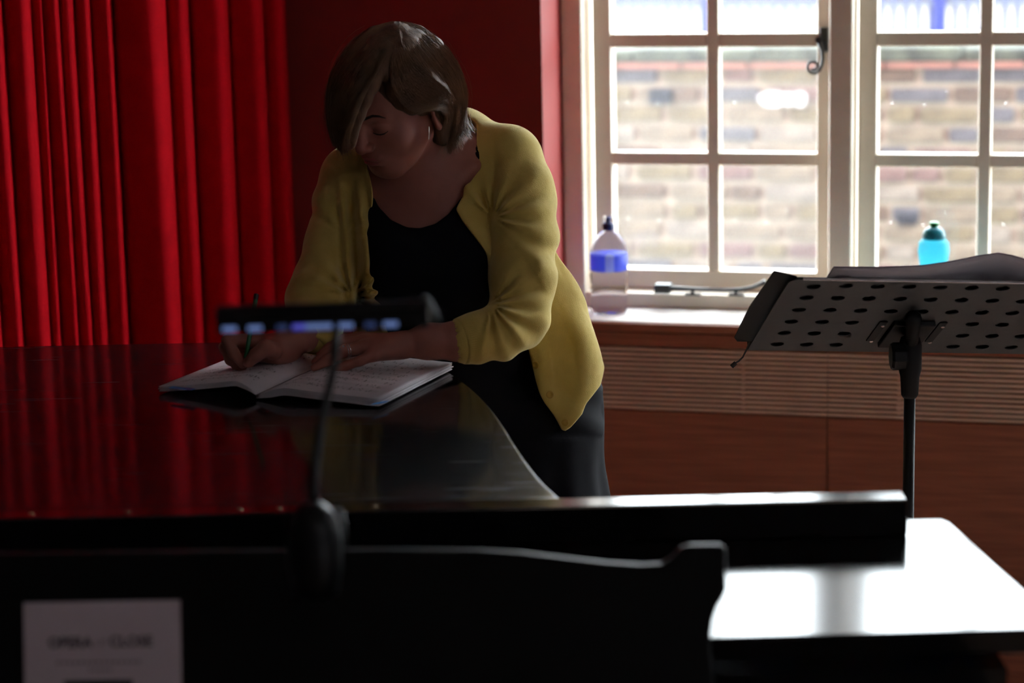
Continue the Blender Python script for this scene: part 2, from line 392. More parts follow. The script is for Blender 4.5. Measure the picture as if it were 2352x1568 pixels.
# ------------------------------------------------------------------ the room
ZC = 3.1
SW0, SW1 = 0.0, 2.93            # window opening along the wall
ZS = 0.804                      # sill height
ZT = 2.24
wb = MB()
wb.wbox(-0.85, SW0, 0, 0.30, 0, ZC)
wb.wbox(SW0, SW1, 0, 0.30, ZT, ZC)
wb.wbox(SW1, 4.2, 0, 0.30, 0, ZC)
wb.wbox(-2.6, -0.85, 0, 0.30, 0, ZC)
wb.wbox(-3.0, 6.0, 0.0, 0.30, ZC + .0, 8.0)
wall = wb.build('wall_back', M_red, kind='structure', bevel=0.002)
lo = MB().wbox(SW0, SW1, 0.035, 0.30, 0, ZS - 0.004).build('wall_back_lower', M_dark, kind='structure')
MB().wbox(-4.0, 5.0, -8.5, 0.2, -0.06, 0).build('floor', M_floor, kind='structure')
MB().wbox(-4.0, 5.0, -8.5, 0.02, ZC, ZC + 0.06).build('ceiling', M_ceil, kind='structure')
pl = wp(-2.5, 0, 0); pr = wp(4.1, 0, 0)
MB().cbox(pl[0] - .1, pl[0], -2.3, pl[1] + .3, 0, ZC).build('wall_left', M_room, kind='structure')
MB().cbox(3.75, 3.85, -2.3, 4.4, 0, ZC).build('wall_right', M_room2, kind='structure')
MB().cbox(pl[0] - .1, 3.85, -2.4, -2.3, 0, ZC).build('wall_front', M_room2, kind='structure')

# wood panelling below the sill, the ventilation grille in it
pan = empty('trim_1', wp(0.0, 0, 0.4), kind='structure')
seams = [-0.0, 0.599, 1.2, 1.8, 2.4, SW1]
for i in range(5):
    a0, a1 = seams[i] + 0.0012, seams[i + 1] - 0.0012
    MB().wbox(a0, a1, 0, 0.03, 0.12, 0.610).build('panel', M_wood, pan, bevel=0.0008)
    MB().wbox(a0, a1, 0, 0.03, 0.751, 0.780).build('panel', M_wood, pan, bevel=0.0008)
MB().wbox(SW0, SW1, 0, 0.035, 0.0, 0.118).build('skirting', M_wood, pan, bevel=0.003)
MB().wbox(SW0, SW1, -0.006, 0.035, 0.782, ZS - 0.003).build('sill_edge', M_wood, pan, bevel=0.003)
NS = 13; pz = (0.749 - 0.612) / NS
for i in range(5):
    a0, a1 = seams[i] + 0.0010, seams[i + 1] - 0.0010
    base = None
    for k in range(NS):
        z0 = 0.612 + k * pz + 0.0022
        if base is None:
            base = MB().wbox(a0, a1, 0.0, 0.022, z0, z0 + 0.0060).build('slat', M_slat, pan)
        else:
            c = base.copy(); col.objects.link(c); c.location = (base.location[0], base.location[1], base.location[2] + k * pz)
for s_ in (0.10, 0.421, 0.745, 1.07, 1.39, 1.71, 2.03, 2.35, 2.67):
    MB().wbox(s_ - 0.004, s_ + 0.004, 0.008, 0.024, 0.612, 0.749).build('grille_bar', M_slat, pan)
MB().wbox(SW0, SW1, 0.0, 0.30, ZS - 0.0028, ZS).build('trim_2', M_sill, kind='structure', bevel=0.001)

# windows
def window(i, s0, gm):
    w = empty('window_%d' % i, wp(s0 + 0.28, 0.2, ZS), kind='structure')
    # post on the left, head and base of the fixed frame
    pw0, pw1 = (s0, s0 + 0.047) if i == 1 else (s0 + 0.003, s0 + 0.053)
    MB().wbox(pw0, pw1, 0.165, 0.28, ZS, ZT).build('frame_post', M_cream, w, bevel=0.006, bseg=3)
    x0 = s0 + 0.047; x1 = s0 + 0.577
    if i > 1: x0 = s0 + 0.053
    MB().wbox(x0, x1, 0.165, 0.28, ZS, ZS + 0.032).build('frame_base', M_cream, w, bevel=0.004)
    MB().wbox(x0, x1, 0.165, 0.28, ZT - 0.05, ZT).build('frame_head', M_cream, w, bevel=0.004)
    q0, q1 = s0 + 0.059, s0 + 0.575          # sash outer
    g0, g1, m0, m1 = s0 + 0.099, s0 + 0.546, s0 + 0.309, s0 + 0.336
    n0, n1 = 0.215, 0.262
    zb, zt = ZS + 0.034, ZT - 0.052
    sash = MB()
    sash.wbox(q0, g0, n0, n1, zb, zt); sash.wbox(g1, q1, n0, n1, zb, zt)
    sash.wbox(g0, g1, n0, n1, zb, 0.880); sash.wbox(g0, g1, n0, n1, 2.142, zt)
    sh = sash.build('sash', M_cream, w, bevel=0.003)
    zr = [(0.880, 1.110), (1.138, 1.364), (1.394, 1.620), (1.650, 1.876), (1.906, 2.142)]
    MB().wbox(m0, m1, n0, n1 - .008, 0.880, 2.142).build('muntin', M_cream, w, bevel=0.004, bseg=3)
    for k in range(4):
        for (a, b_) in ((g0, m0), (m1, g1)):
            MB().wbox(a, b_, n0 + .0005, n1 - .008, zr[k][1], zr[k + 1][0]).build('muntin', M_cream, w, bevel=0.004, bseg=3)
    for k, (a, b_) in enumerate(zr):
        for (u0_, u1_) in ((g0, m0), (m1, g1)):
            p = MB(); p.add([wp(u0_, 0.252, a), wp(u1_, 0.252, a), wp(u1_, 0.252, b_), wp(u0_, 0.252, b_)], [(0, 1, 2, 3)])
            p.build('pane', gm, w)
    return w
wins = []
for i in range(5):
    wins.append(window(i + 1, i * 0.574, M_glass1 if i == 0 else M_glass2))
MB().wbox(2.873, SW1, 0.165, 0.28, ZS, ZT).build('frame_post', M_cream, wins[4], bevel=0.006)

# casement stay on the bottom frame and curled latch of window 1
def wpx(px, py, n):
    return hit(px, py, wp(0, n, 0), WO)
st = empty('casement_stay', wpx(1640, 675, 0.16), 'black iron casement stay lying along the window bottom rail', 'stay')
pts = [wpx(x, y, 0.145) for x, y in ((1505, 662), (1545, 662), (1600, 664), (1660, 666), (1700, 665), (1728, 660), (1745, 653), (1758, 648))]
MB().tube(pts, [.006, .006, .0042, .0042, .0042, .0042, .0048, .007], 10).build('arm', M_iron, st, smooth=True)
b_ = wpx(1505, 672, 0.150)
MB().box(wpx(1502, 674, 0.137), WT * 0.035, WO * 0.03, ZA * 0.020).build('pivot', M_iron, st, bevel=0.002)
for x in (1590, 1690):
    b0 = wpx(x - 17, 679, 0.150)
    m_ = MB().box(b0, WT * 0.033, WO * 0.016, ZA * 0.004)
    c_ = wpx(x, 679, 0.150); m_.tube([c_ + WO * .006, c_ + WO * .006 + ZA * 0.013], 0.004, 8)
    m_.build('pin', M_iron, st)
lt = empty('window_latch', wpx(1890, 120, 0.2), 'black curled iron latch on the right stile of the left casement', 'latch')
MB().box(wpx(1883, 120, 0.200), WT * 0.016, WO * 0.016, ZA * 0.052).build('back_plate', M_iron, lt, bevel=0.002)
cur = []
for k in range(26):
    a_ = k / 25 * 2 * math.pi * 1.35
    r_ = 17 - 11 * k / 25
    cur.append((1868 - 0 + r_ * math.cos(a_ + 0.15), 153 + r_ * math.sin(a_ + 0.15)))
path = [(1879, 88), (1883, 100), (1889, 115), (1890, 135), (1888, 148)] + cur
MB().tube([wpx(x, y, 0.185) for x, y in path], [.006, .0055, .005, .004, .0035] + [.0034] * len(cur), 8).build('curled_handle', M_iron, lt, smooth=True)
MB().tube([wpx(1880, 92, 0.202), wpx(1880, 92, 0.180)], 0.007, 10).build('spindle', M_iron, lt)

# ------------------------------------------------------------------ outside: light well, brick wall, railing, far wall
NB = 4.05
rnd = random.Random(4)
MB().wbox(-2.5, 5.5, 0.31, NB + 0.01, -0.5, -0.4).build('ground_1', M_conc, kind='structure')
bw = empty('wall_outer', wp(1.0, NB, -0.4), kind='structure')
zt_b = 1.035
MB().wbox(-2.5, 5.5, NB + 0.018, NB + 0.30, -0.4, zt_b).build('mortar_bed', M_mortar, bw)
brick_me = {}
def brick(s0, s1, z0, z1, m, proud, key=None):
    b = MB().wbox(s0, s1, NB - proud, NB + 0.06, z0, z1)
    o = b.build('brick', m, bw, bevel=0.006, bseg=1)
    return o
row = 0; z = 0.07
while z < zt_b - 0.03:
    s = -0.9 + (0.0 if row % 2 else -0.115) + rnd.uniform(-.02, .02)
    while s < 2.9:
        w_ = 0.213 if rnd.random() < 0.66 else 0.105
        w_ += rnd.uniform(-.006, .006)
        t = rnd.random()
        c = s + w_ / 2
        pal = [0, 1, 1, 2, 3, 6, 6, 5, 0, 3] if c < 1.35 else [1, 2, 3, 3, 4, 5, 2, 0, 3, 7]
        m_ = BR[pal[int(t * 9.99)]]
        o = brick(s + .002, s + w_ - .002, z + rnd.uniform(0, .004), z + 0.056 + rnd.uniform(-.003, .003), m_, rnd.uniform(-.002, .008))
        s += w_ + rnd.uniform(0.018, 0.030)
    z += 0.0755; row += 1
z_tile = z + 0.0
# dark brick, white splash
def wq(px, py, n): p = hit(px, py, wp(0, n, 0), WO); return (p - W0) @ WT, p[2]
sd, zd = wq(1515, 222, NB - .012)
MB().wbox(sd - .046, sd + .046, NB - .016, NB + .03, zd - .030, zd + .030).build('brick', BR[7], bw, bevel=.01, label='blackened half brick')
sd, zd = wq(2083, 503, NB - .012)
MB().wbox(sd - .04, sd + .04, NB - .016, NB + .03, zd - .023, zd + .025).build('brick', BR[7], bw, bevel=.012, label='blackened half brick')
for px, rr, ry in ((1775, 34, 18), (1812, 20, 15), (1838, 14, 18), (1795, 26, 14)):
    sd, zd = wq(px, 228, NB - .012)
    q = [wp(sd + rr / 590 * math.cos(a) * (1 + .1 * math.sin(3 * a)), NB - .012 - px % 7 * .0004, zd + ry / 590 * math.sin(a)) for a in np.linspace(0, 2 * math.pi, 15)[:-1]]
    MB().prism(q, WO * 0.02).build('paint_splash', M_white, bw)
# red tile creasing course and mossy coping
s = -1.0
while s < 3.0:
    w_ = 0.26
    MB().wbox(s, s + w_ - .008, NB - 0.022 + rnd.uniform(-.004, .004), NB + 0.2, zt_b - 0.004, zt_b + 0.018).build('tile', M_tile, bw, bevel=.003)
    s += w_
s = -1.1
while s < 3.0:
    w_ = rnd.uniform(0.34, 0.5)
    MB().wbox(s, s + w_ - .006, NB - 0.015 + rnd.uniform(-.01, .01), NB + 0.3, zt_b + 0.020, zt_b + 0.072 + rnd.uniform(-.006, .006)).build('coping_stone', M_moss, bw, bevel=.012)
    s += w_
MB().wbox(-4, 7, NB + 0.30, NB + 9.0, 0.9, zt_b + 0.055).build('ground_2', M_conc, kind='structure')
# railing
NR = NB + 1.25; zg = zt_b + 0.055
rl = empty('railing', wp(1.0, NR, zg), 'blue metal railing standing beyond the top of the brick wall', 'railing')
bar = None
s = -1.2
while s < 3.2:
    if bar is None:
        bar = MB().tube([wp(s, NR, zg), wp(s, NR, zg + 1.0)], 0.0115, 6).build('bar', M_rail, rl)
    else: copy_part(bar, wp(s, NR, zg + 0.5), rl)
    s += 0.052
for s_ in (-0.6, 0.40, 2.45):
    MB().wbox(s_ - .025, s_ + .025, NR - .03, NR + .03, zg, zg + 1.1).build('post', M_rail, rl)
for z_ in (zg + 0.125, zg + 0.98):
    MB().wbox(-1.25, 3.25, NR - .02, NR - .008, z_ - .012, z_ + .014).build('rail', M_railw, rl)
# far brick wall
NF = NB + 3.6
BF = [brick_mat('far_yellow_brick', (0.0346, 0.0282, 0.0164)), brick_mat('far_buff_brick', (0.0455, 0.0364, 0.0255)), brick_mat('far_pink_brick', (0.0410, 0.0273, 0.0200))]
M_mf = mat('far_mortar', (0.0546, 0.0510, 0.0437), 0.9, var=.1)
fwl = empty('wall_far', wp(1.0, NF, zg), kind='structure')
MB().wbox(-3, 7, NF + 0.015, NF + .25, 0.95, 2.4).build('mortar_bed', M_mf, fwl)
protos = {}
for r_ in range(7):
    s = -0.9 + (0.12 if r_ % 2 else 0)
    while s < 3.4:
        k = rnd.choice([0, 1, 1, 2])
        c = wp(s + .107, NF + .02, zg + 0.035 + r_ * .0755)
        if k not in protos:
            protos[k] = MB().wbox(s, s + .213, NF, NF + .04, zg + 0.003 + r_ * .0755, zg + .066 + r_ * .0755).build('brick', BF[k], fwl)
        else: copy_part(protos[k], c, fwl)
        s += 0.235

# ------------------------------------------------------------------ curtain
crease = [-420, -330, -250, -190, -130, -70, -20, 30, 94, 118, 158, 192, 228, 276, 400, 451, 540, 620, 668]
def curt_base(px):
    # plan line: from near the window-wall corner toward the left
    t = (668 - px) / 668.0
    k = ray(px, 400); dirn = k[:2]
    A = np.array([-0.466, 4.82]); B = np.array([-0.95, 4.20])
    # line A + u (B-A) met by the sight line
    mtx = np.array([[dirn[0], -(B - A)[0]], [dirn[1], -(B - A)[1]]])
    a, u = np.linalg.solve(mtx, A)
    return A + u * (B - A)
base_pts = [curt_base(c) for c in crease]
ab = (base_pts[0] - base_pts[-1]); ab /= np.linalg.norm(ab); nrm = np.array([ab[1], -ab[0]]);
if nrm[0] < 0: nrm = -nrm
cv = []; NRW = 14
cols_ = []
def yb_(px): return curt_base(px)[1]
for i in range(len(crease) - 1):
    c0, c1 = crease[i], crease[i + 1]; y0, y1 = yb_(c0), yb_(c1); w_ = c1 - c0
    y1 = max(y1, y0 + .035)
    for u in (0.0, .03, .08, .16, .28, .42, .55, .66, .75, .82, .88, .93, .965, .985, .997, 1.0):
        if u <= .08: y_ = y0 + .030 - .034 * (u / .08)
        elif u < .55: y_ = y0 - .004 - .010 * math.sin((u - .08) / .47 * math.pi / 2)
        else:
            e_ = (u - .55) / .45; y_ = y0 - .014 + (y1 + .030 - y0 + .014) * (1 - math.sqrt(max(0, 1 - e_ ** 3)))
        k = ray(c0 + w_ * u, 400); q = np.array([k[0] / k[1] * y_, y_])
        cols_.append((q, 0.0, i, u))
cols_.append((np.array(base_pts[-1]) + np.array([.0, .03]), 0, len(crease), 0))
vs = []; 
for j in range(NRW):
    z_ = 0.03 + (ZC - 0.1) * j / (NRW - 1)
    for (q, off, i, u) in cols_:
        sc = 1 + 0.18 * math.sin(i * 2.1 + z_ * 1.4)
        d_ = nrm * off * sc + ab * 0.006 * math.sin(z_ * 2.2 + i * 1.7) * math.sin(math.pi * u)
        vs.append((q[0] + d_[0], q[1] + d_[1], z_))
nc = len(cols_)
cm = MB(); cm.add(vs, [(j * nc + i, j * nc + i + 1, (j + 1) * nc + i + 1, (j + 1) * nc + i) for j in range(NRW - 1) for i in range(nc - 1)])
crt = empty('curtain', (base_pts[9][0], base_pts[9][1], 0.03), 'long red velvet curtain hanging in deep folds at the left', 'curtain')
cm.build('curtain_cloth', M_curt, crt, smooth=True, solid=0.003)
MB().tube([(base_pts[0][0], base_pts[0][1], 3.04), (base_pts[-1][0] + .05, base_pts[-1][1] + .08, 3.04)], 0.015, 10).build('curtain_pole', M_iron, crt, smooth=True)

# ------------------------------------------------------------------ piano
LZ = 0.99
pf = Zp(1290, 1150, LZ); yb = 2.535; yt = 2.575
curve = [Zp(*q, LZ)[:2] for q in ((1290, 1149), (1240, 1100), (1190, 1030), (1150, 965), (1120, 925), (1090, 895), (1060, 870))]
lid = [(-1.05, 2.5755), (curve[0][0], 2.5755)] + [tuple(c) for c in curve[1:]]
lid += [(-0.096, 3.33), (-0.125, 3.40), (-0.165, 3.47), (-0.22, 3.53), (-0.30, 3.575), (-0.40, 3.60), (-0.85, 3.603), (-1.05, 3.60)]
def smooth_poly(poly, i0, i1, it=2):
    poly = [np.array(p, float) for p in poly]
    for _ in range(it):
        seg = poly[i0:i1 + 1]; out = [seg[0]]
        for a, b in zip(seg[:-1], seg[1:]): out += [a * .75 + b * .25, a * .25 + b * .75]
        out.append(seg[-1]); poly = poly[:i0] + out + poly[i1 + 1:]; i1 = i0 + len(out) - 1
    return poly
lid = smooth_poly(lid, 1, len(lid) - 3, 2)
pno = empty('grand_piano', (-0.3, 2.8, 0), 'black lacquered grand piano with scratched lid and hinged front rail', 'piano')
MB().prism([(x, y, LZ - 0.026) for x, y in lid], (0, 0, 0.026)).build('lid', M_lid, pno, bevel=0.011, bseg=5, smooth=True, wn=True)
cx_, cy_ = -0.5, 3.1
rim = [(x + (cx_ - x) * .03, y + (cy_ - y) * .03, 0.62) for x, y in lid]
MB().prism(rim, (0, 0, LZ - 0.0265 - 0.62)).build('rim', M_gloss, pno)
MB().cbox(-1.05, 0.454, yb, 2.575, 0.9475, LZ + 0.001).build('front_rail', M_gloss, pno, bevel=0.002, bseg=2)
bt = math.radians(2.2); bn = np.array([0, -math.sin(bt), math.cos(bt)]); bp0 = np.array([0, 2.535, 0.947])
board = [hit(x, y, bp0, bn) for x, y in ((1640, 1466), (2352, 1446), (2460, 1443), (2440, 1425), (2352, 1352), (2262, 1270), (2200, 1212), (2184, 1198), (2165, 1190), (2140, 1190), (1300, 1209))]
bl0 = board[0].copy(); bl0[0] = -1.05; bl1 = board[-1].copy(); bl1[0] = -1.05
board = [bl0] + board + [bl1]
MB().prism(board, -bn * 0.026).build('side_shelf', M_gloss, pno, bevel=0.003, bseg=3, label='broad glossy black shelf at the treble end, mirroring the window')
MB().cbox(-1.05, 0.50, 2.21, 2.56, 0.62, 0.898).build('case', M_gloss, pno)
MB().cbox(-1.05, 0.50, 1.80, 2.209, 0.60, 0.72).build('key_bed', M_gloss, pno, bevel=.004)
MB().cbox(-1.05, -0.93, 1.80, 2.209, 0.721, 0.86).build('key_block', M_gloss, pno, bevel=.01)
MB().cbox(0.40, 0.50, 1.80, 2.209, 0.721, 0.86).build('key_block', M_gloss, pno, bevel=.01)
MB().cbox(-0.92, 0.39, 2.02, 2.209, 0.721, 0.855).build('fallboard', M_gloss, pno, bevel=.005)
MB().cbox(-0.92, 0.39, 2.2035, 2.2095, 0.872, 0.876).build('felt_strip', M_brass, pno)
for (x, y) in ((-0.93, 2.1), (0.42, 2.1), (-0.55, 3.35)):
    MB().lathe([(0.055, 0.0), (0.055, .05), (0.035, .07), (.045, .35), (.06, .60), (.06, .618)], (x, y, 0), 16).build('leg', M_gloss, pno, smooth=True)
scr = None
for px, py in ((70, 1181), (290, 1177), (550, 1171), (640, 1169), (860, 1164), (1430, 1150), (1700, 1143), (1835, 1140)):
    p = Zp(px, py, LZ + .001)
    if scr is None: scr = MB().lathe([(0.003, 0), (0.003, .0008), (0.0015, .0012)], (p[0], 2.556, LZ + .001), 10).build('screw', M_brass, pno)
    else: copy_part(scr, (p[0], 2.556, LZ + .0016), pno)

# white piano keys lie in front, below the frame: two blocks of keys are not in view and left out
# ------------------------------------------------------------------ music desk of the piano
dn = np.array([0, -math.cos(math.radians(12)), math.sin(math.radians(12))])
dp = np.array([0, 2.115, 0.95])
out_px = [(-330, 1276), (0, 1271), (500, 1264), (900, 1261), (1100, 1263), (1200, 1269), (1300, 1281), (1400, 1292), (1480, 1297), (1520, 1294),
          (1548, 1276), (1566, 1257), (1585, 1251), (1655, 1250), (1668, 1256), (1670, 1275), (1667, 1320), (1669, 1350), (1662, 1370),
          (1648, 1392), (1638, 1420), (1633, 1455), (1634, 1500), (1642, 1570), (1650, 1690), (-330, 1690)]
mdp = [hit(x, y, dp, dn) for x, y in out_px]
MB().prism(mdp, -dn * 0.020).build('music_desk', M_desk, pno, bevel=0.0035, bseg=3)
# flyer leaning on the music desk
fr_o = hit(55, 1383, dp, dn); fr_r = hit(415, 1377, dp, dn)
ex = fr_r - fr_o; fwid = np.linalg.norm(ex); ex /= fwid; ey = np.cross(dn, ex); ey /= np.linalg.norm(ey)
if ey[2] < 0: ey = -ey
fly = MB().box(fr_o + dn * 0.0012 - ey * 0.21, ex * fwid, ey * 0.21, dn * 0.0006).build('flyer', M_flyer, label='small pale printed flyer on the front of the black music desk', cat='flyer')
def text(body, px, py, hgt, wid, m, name='lettering', off=0):
    cu = bpy.data.curves.new(name, 'FONT'); cu.body = body; cu.align_x = 'CENTER'; cu.size = 1; cu.extrude = 0.0; cu.offset = off
    cu.materials.append(m)
    o = bpy.data.objects.new(name, cu); col.objects.link(o); bpy.context.view_layer.update()
    dx, dy = o.dimensions[0], o.dimensions[1]
    me = o.to_mesh(); vv = [tuple(v.co) for v in me.vertices]; ff = [tuple(p.vertices) for p in me.polygons]; o.to_mesh_clear()
    bpy.data.objects.remove(o)
    V = np.array(vv); V[:, 0] -= (V[:, 0].min() + V[:, 0].max()) / 2; V[:, 1] -= V[:, 1].min()
    V[:, 0] *= wid / (V[:, 0].max() - V[:, 0].min()); V[:, 1] *= hgt / V[:, 1].max()
    c = hit(px, py, dp, dn) + dn * 0.0021
    mb = MB(); mb.add([c + ex * a + ey * b for a, b in V[:, :2]], ff)
    return mb.build(name, m, fly)
pxm = 2.13 / FP
text('OPERA', 163, 1487, 26 * pxm, 105 * pxm, M_ink, off=0.03)
text('UP', 234, 1483, 18 * pxm, 26 * pxm, M_inkg)
text('CLOSE', 302, 1484, 26 * pxm, 102 * pxm, M_ink, off=0.03)
def strip(x0, x1, y, h, m, name):
    a = hit(x0, y, dp, dn) + dn * .0019; MB().box(a, ex * ((x1 - x0) * pxm), -ey * h * pxm, dn * .0002).build(name, m, fly)
for k in range(15): strip(130 + k * 13.2, 130 + k * 13.2 + 9.5, 1518 - k * .2, 7, M_inkg, 'small_print')
for k in range(5): strip(205 + k * 11, 205 + k * 11 + 8, 1535, 6, M_inkg, 'small_print')
strip(148, 312, 1562, 60, M_ink, 'black_box')

# ------------------------------------------------------------------ clip-on lamp
ld = 2.13
lp = empty('clip_lamp', P(727, 1360, ld), 'black clip-on music lamp with a long bar head and bent stem', 'lamp')
a0 = P(497, 733, ld); a1 = P(985, 718, ld)
ax = a1 - a0; L_ = np.linalg.norm(ax); ax /= L_
bu = np.cross(np.cross(ax, ZA), ax); bu /= np.linalg.norm(bu); bb = np.cross(ax, bu)
if bb[1] > 0: bb = -bb        # toward the camera
prof = [(-.0125, .000), (-.0130, .006), (-.0105, .012), (.004, .010), (.0125, .002), (.0120, -.006), (.004, -.011), (-.0105, -.009)]
hb = MB()
poly = [a0 + bu * u - bb * -v for u, v in prof]
hb.prism(poly, ax * L_)
hb.build('lamp_head', M_lampb, lp, bevel=0.002, bseg=3)
lens = MB().box(a0 + ax * .004 - bu * 0.0120 + bb * 0.0085, ax * (L_ - .012), bu * .0095, bb * 0.0045).build('lens_strip', M_lampb, lp, bevel=.001)
for px, m_ in ((530, M_led), (588, M_led), (650, M_led2), (690, M_led3), (718, M_led), (748, M_led), (796, M_led), (852, M_led2), (898, M_led)):
    t_ = (px - 497) / (985 - 497) * L_
    w_ = .0066 if m_ is not M_led2 else .005
    MB().box(a0 + ax * (t_ - w_) - bu * 0.0098 + bb * 0.0128, ax * 2 * w_, bu * .0050, bb * 0.0008).build('led', m_, lp, bevel=.0007)
MB().tube([P(974, 680, ld - .01), P(985, 694, ld - .014), P(998, 718, ld - .014), P(1006, 742, ld - .01)], [.0024, .0028, .0028, .0024], 10).build('end_cap_highlight', mat('end_highlight_grey', (.04, .05, .05), .35, var=.05), lp, smooth=True)  # shiny end piece, the highlight on it put into the grey colour
MB().tube([P(772, 742, ld), P(771, 790, ld), P(768, 840, ld), P(757, 890, ld), P(744, 940, ld), P(733, 1000, ld), P(726, 1060, ld), P(721, 1110, ld), P(719, 1165, ld)], [.0040] * 4 + [.0046] * 5, 12).build('stem', M_rubber, lp, smooth=True)
cl = MB(); c0 = P(727, 1375, ld - .015)
cl.lathe([(.012, 0), (.021, .006), (.0255, .03), (.026, .055), (.0235, .075), (.017, .086), (.009, .0925), (.004, .094)], c0, 20)
cl.build('clip_body', M_lampb, lp, smooth=True)
MB().tube([P(768, 1160, ld - .03), P(783, 1180, ld - .03), P(790, 1215, ld - .03), P(793, 1260, ld - .028)], [.0022, .0032, .003, .002], 8).build('clip_highlight', mat('clip_highlight_grey', (.035, .045, .048), .25, var=.05), lp, smooth=True)  # paler tube draws the curved highlight on the clip's right side

# ------------------------------------------------------------------ open score on the piano lid
bkA = Zp(588, 912, LZ + 0.004); ev = np.array([0.095, 0.239, 0]); ev /= np.linalg.norm(ev); eu = np.array([ev[1], -ev[0], 0])
BL = 0.262
book = empty('music_score', (bkA[0] + ev[0] * .13, bkA[1] + ev[1] * .13, LZ), 'thick open music score with blue tabs lying on the piano lid', 'score')
def rprof(u):     # height of the top of the right-hand pages, u in 0..1
    return 0.006 + 0.0145 * math.sin(min(1, u / 0.30) * math.pi / 2) - 0.008 * max(0, (u - .22) / .78) ** 0.8
def lprof(u):     # left pages arch up from the spine
    return 0.008 + 0.016 * math.sin(min(1.0, u / 0.23) * math.pi / 2) * (1 - max(0, (u - .20) / .80)) ** 1.25 + 0.002
RW, LWd = 0.193, 0.158
def skew(v): return 0.0
def sheet(side, lay, nlay, thick, W_, prof, top):
    nu, nv = 22, 3
    off = lay / max(1, nlay - 1)
    def fn(i, j):
        u = i; x = u * (W_ - 0.0035 * (1 - off) * math.sin(lay * 2.7)) * side
        dz = -(1 - off) * thick * min(1.0, u * 5 + .35)
        zz = LZ + max(prof(u) + dz, 0.0008)
        v = j * (BL - .002 * math.sin(lay * 1.9))
        lean = 0.010 * u * (1 if side > 0 else 2.2)
        p = bkA + eu * x + ev * (v + lean * 0); p = np.array([p[0], p[1], zz + 0.004 * math.sin(j * math.pi) * (1 - u) * .3])
        return p
    return fn, nu, nv
for side, W_, prof, nl, th_, mm, nm in ((1, RW, rprof, 6, 0.0095, M_music, 'right_pages'), (-1, LWd, lprof, 5, 0.0065, M_music2, 'left_pages')):
    par = None
    for lay in range(nl):
        top = lay == nl - 1
        fn, nu, nv = sheet(side, lay, nl, th_, W_, prof, top)
        mb = MB().grid(fn, nu, nv)
        uv = []
        for j in range(nv):
            for i in range(nu):
                uv.append((i / (nu - 1), j / (nv - 1)))
        o = mb.build(nm if top else 'page_block', mm if top else M_paper, book, smooth=True, solid=0.0013, uv=uv)
for (px, py, dpx, zz) in ((412, 893, 0, .013),):
    a = Zp(388, 891, LZ + zz); b = Zp(440, 897, LZ + zz + .001)
    MB().box(a, b - a, ev * 0.012, (0, 0, 0.0006)).build('page_tab', M_tab, book, label='blue sticky tab')
a = Zp(852, 930, LZ + .010); b = Zp(886, 924, LZ + .009)
MB().box(a, b - a, ev * 0.010, (0, 0, 0.0006)).build('page_tab', M_tab, book, label='blue sticky tab')

# ------------------------------------------------------------------ music stand
O_ = P(1717, 803, 3.50); TL = P(1815, 640, 3.215); TR = P(2352, 628, 3.215)
e2 = TL - O_; H_ = np.linalg.norm(e2); e2 /= H_
e1 = TR - TL; e1 -= e2 * np.dot(e1, e2); e1 /= np.linalg.norm(e1)
en = np.cross(e1, e2)            # normal; pick the side away from the camera
if en[1] < 0: en = -en
WD = 0.450
ms = empty('music_stand', P(2090, 1185, 3.42) * np.array([1, 1, 0]), 'black folding music stand with perforated desk beside the window', 'music stand')
pitch = 0.0462; nc_, nr_ = 9, 6
mx0 = (WD - 8 * pitch) / 2; my0 = 0.030; pv = (H_ - 0.030 - 0.022) / 5.0
pb = MB(); hr = 0.0102; NSG = 16
def pt(u, v, w=0.0): return O_ + e1 * u + e2 * v + en * w
skip = {(3, r) for r in (0, 1, 2)} | {(4, r) for r in (0, 1, 2)} | {(5, r) for r in (0, 1, 2)}
def cell(u0, u1, v0, v1, cu_, cv_):
    sq = []; 
    for k in range(NSG):
        a_ = 2 * math.pi * k / NSG; c_, s_ = math.cos(a_), math.sin(a_)
        tx = ((u1 - cu_) if c_ > 0 else (cu_ - u0)) / max(abs(c_), 1e-6); ty = ((v1 - cv_) if s_ > 0 else (cv_ - v0)) / max(abs(s_), 1e-6)
        t_ = min(tx, ty); sq.append((cu_ + c_ * t_, cv_ + s_ * t_))
    # snap corners
    for (qu, qv) in ((u0, v0), (u1, v0), (u1, v1), (u0, v1)):
        k = min(range(NSG), key=lambda q: (sq[q][0] - qu) ** 2 + (sq[q][1] - qv) ** 2); sq[k] = (qu, qv)
    ci = [(cu_ + hr * math.cos(2 * math.pi * k / NSG), cv_ + hr * math.sin(2 * math.pi * k / NSG)) for k in range(NSG)]
    vs = [pt(*q) for q in sq] + [pt(*q) for q in ci]
    pb.add(vs, [(k, (k + 1) % NSG, NSG + (k + 1) % NSG, NSG + k) for k in range(NSG)])
us = [0.0] + [mx0 + pitch * (i + .5) for i in range(nc_ - 1)] + [WD]
vsx = [0.0] + [my0 + pv * (j + .5) for j in range(nr_ - 1)] + [H_]
def quadp(u0, u1, v0, v1): pb.add([pt(u0, v0), pt(u1, v0), pt(u1, v1), pt(u0, v1)], [(0, 1, 2, 3)])
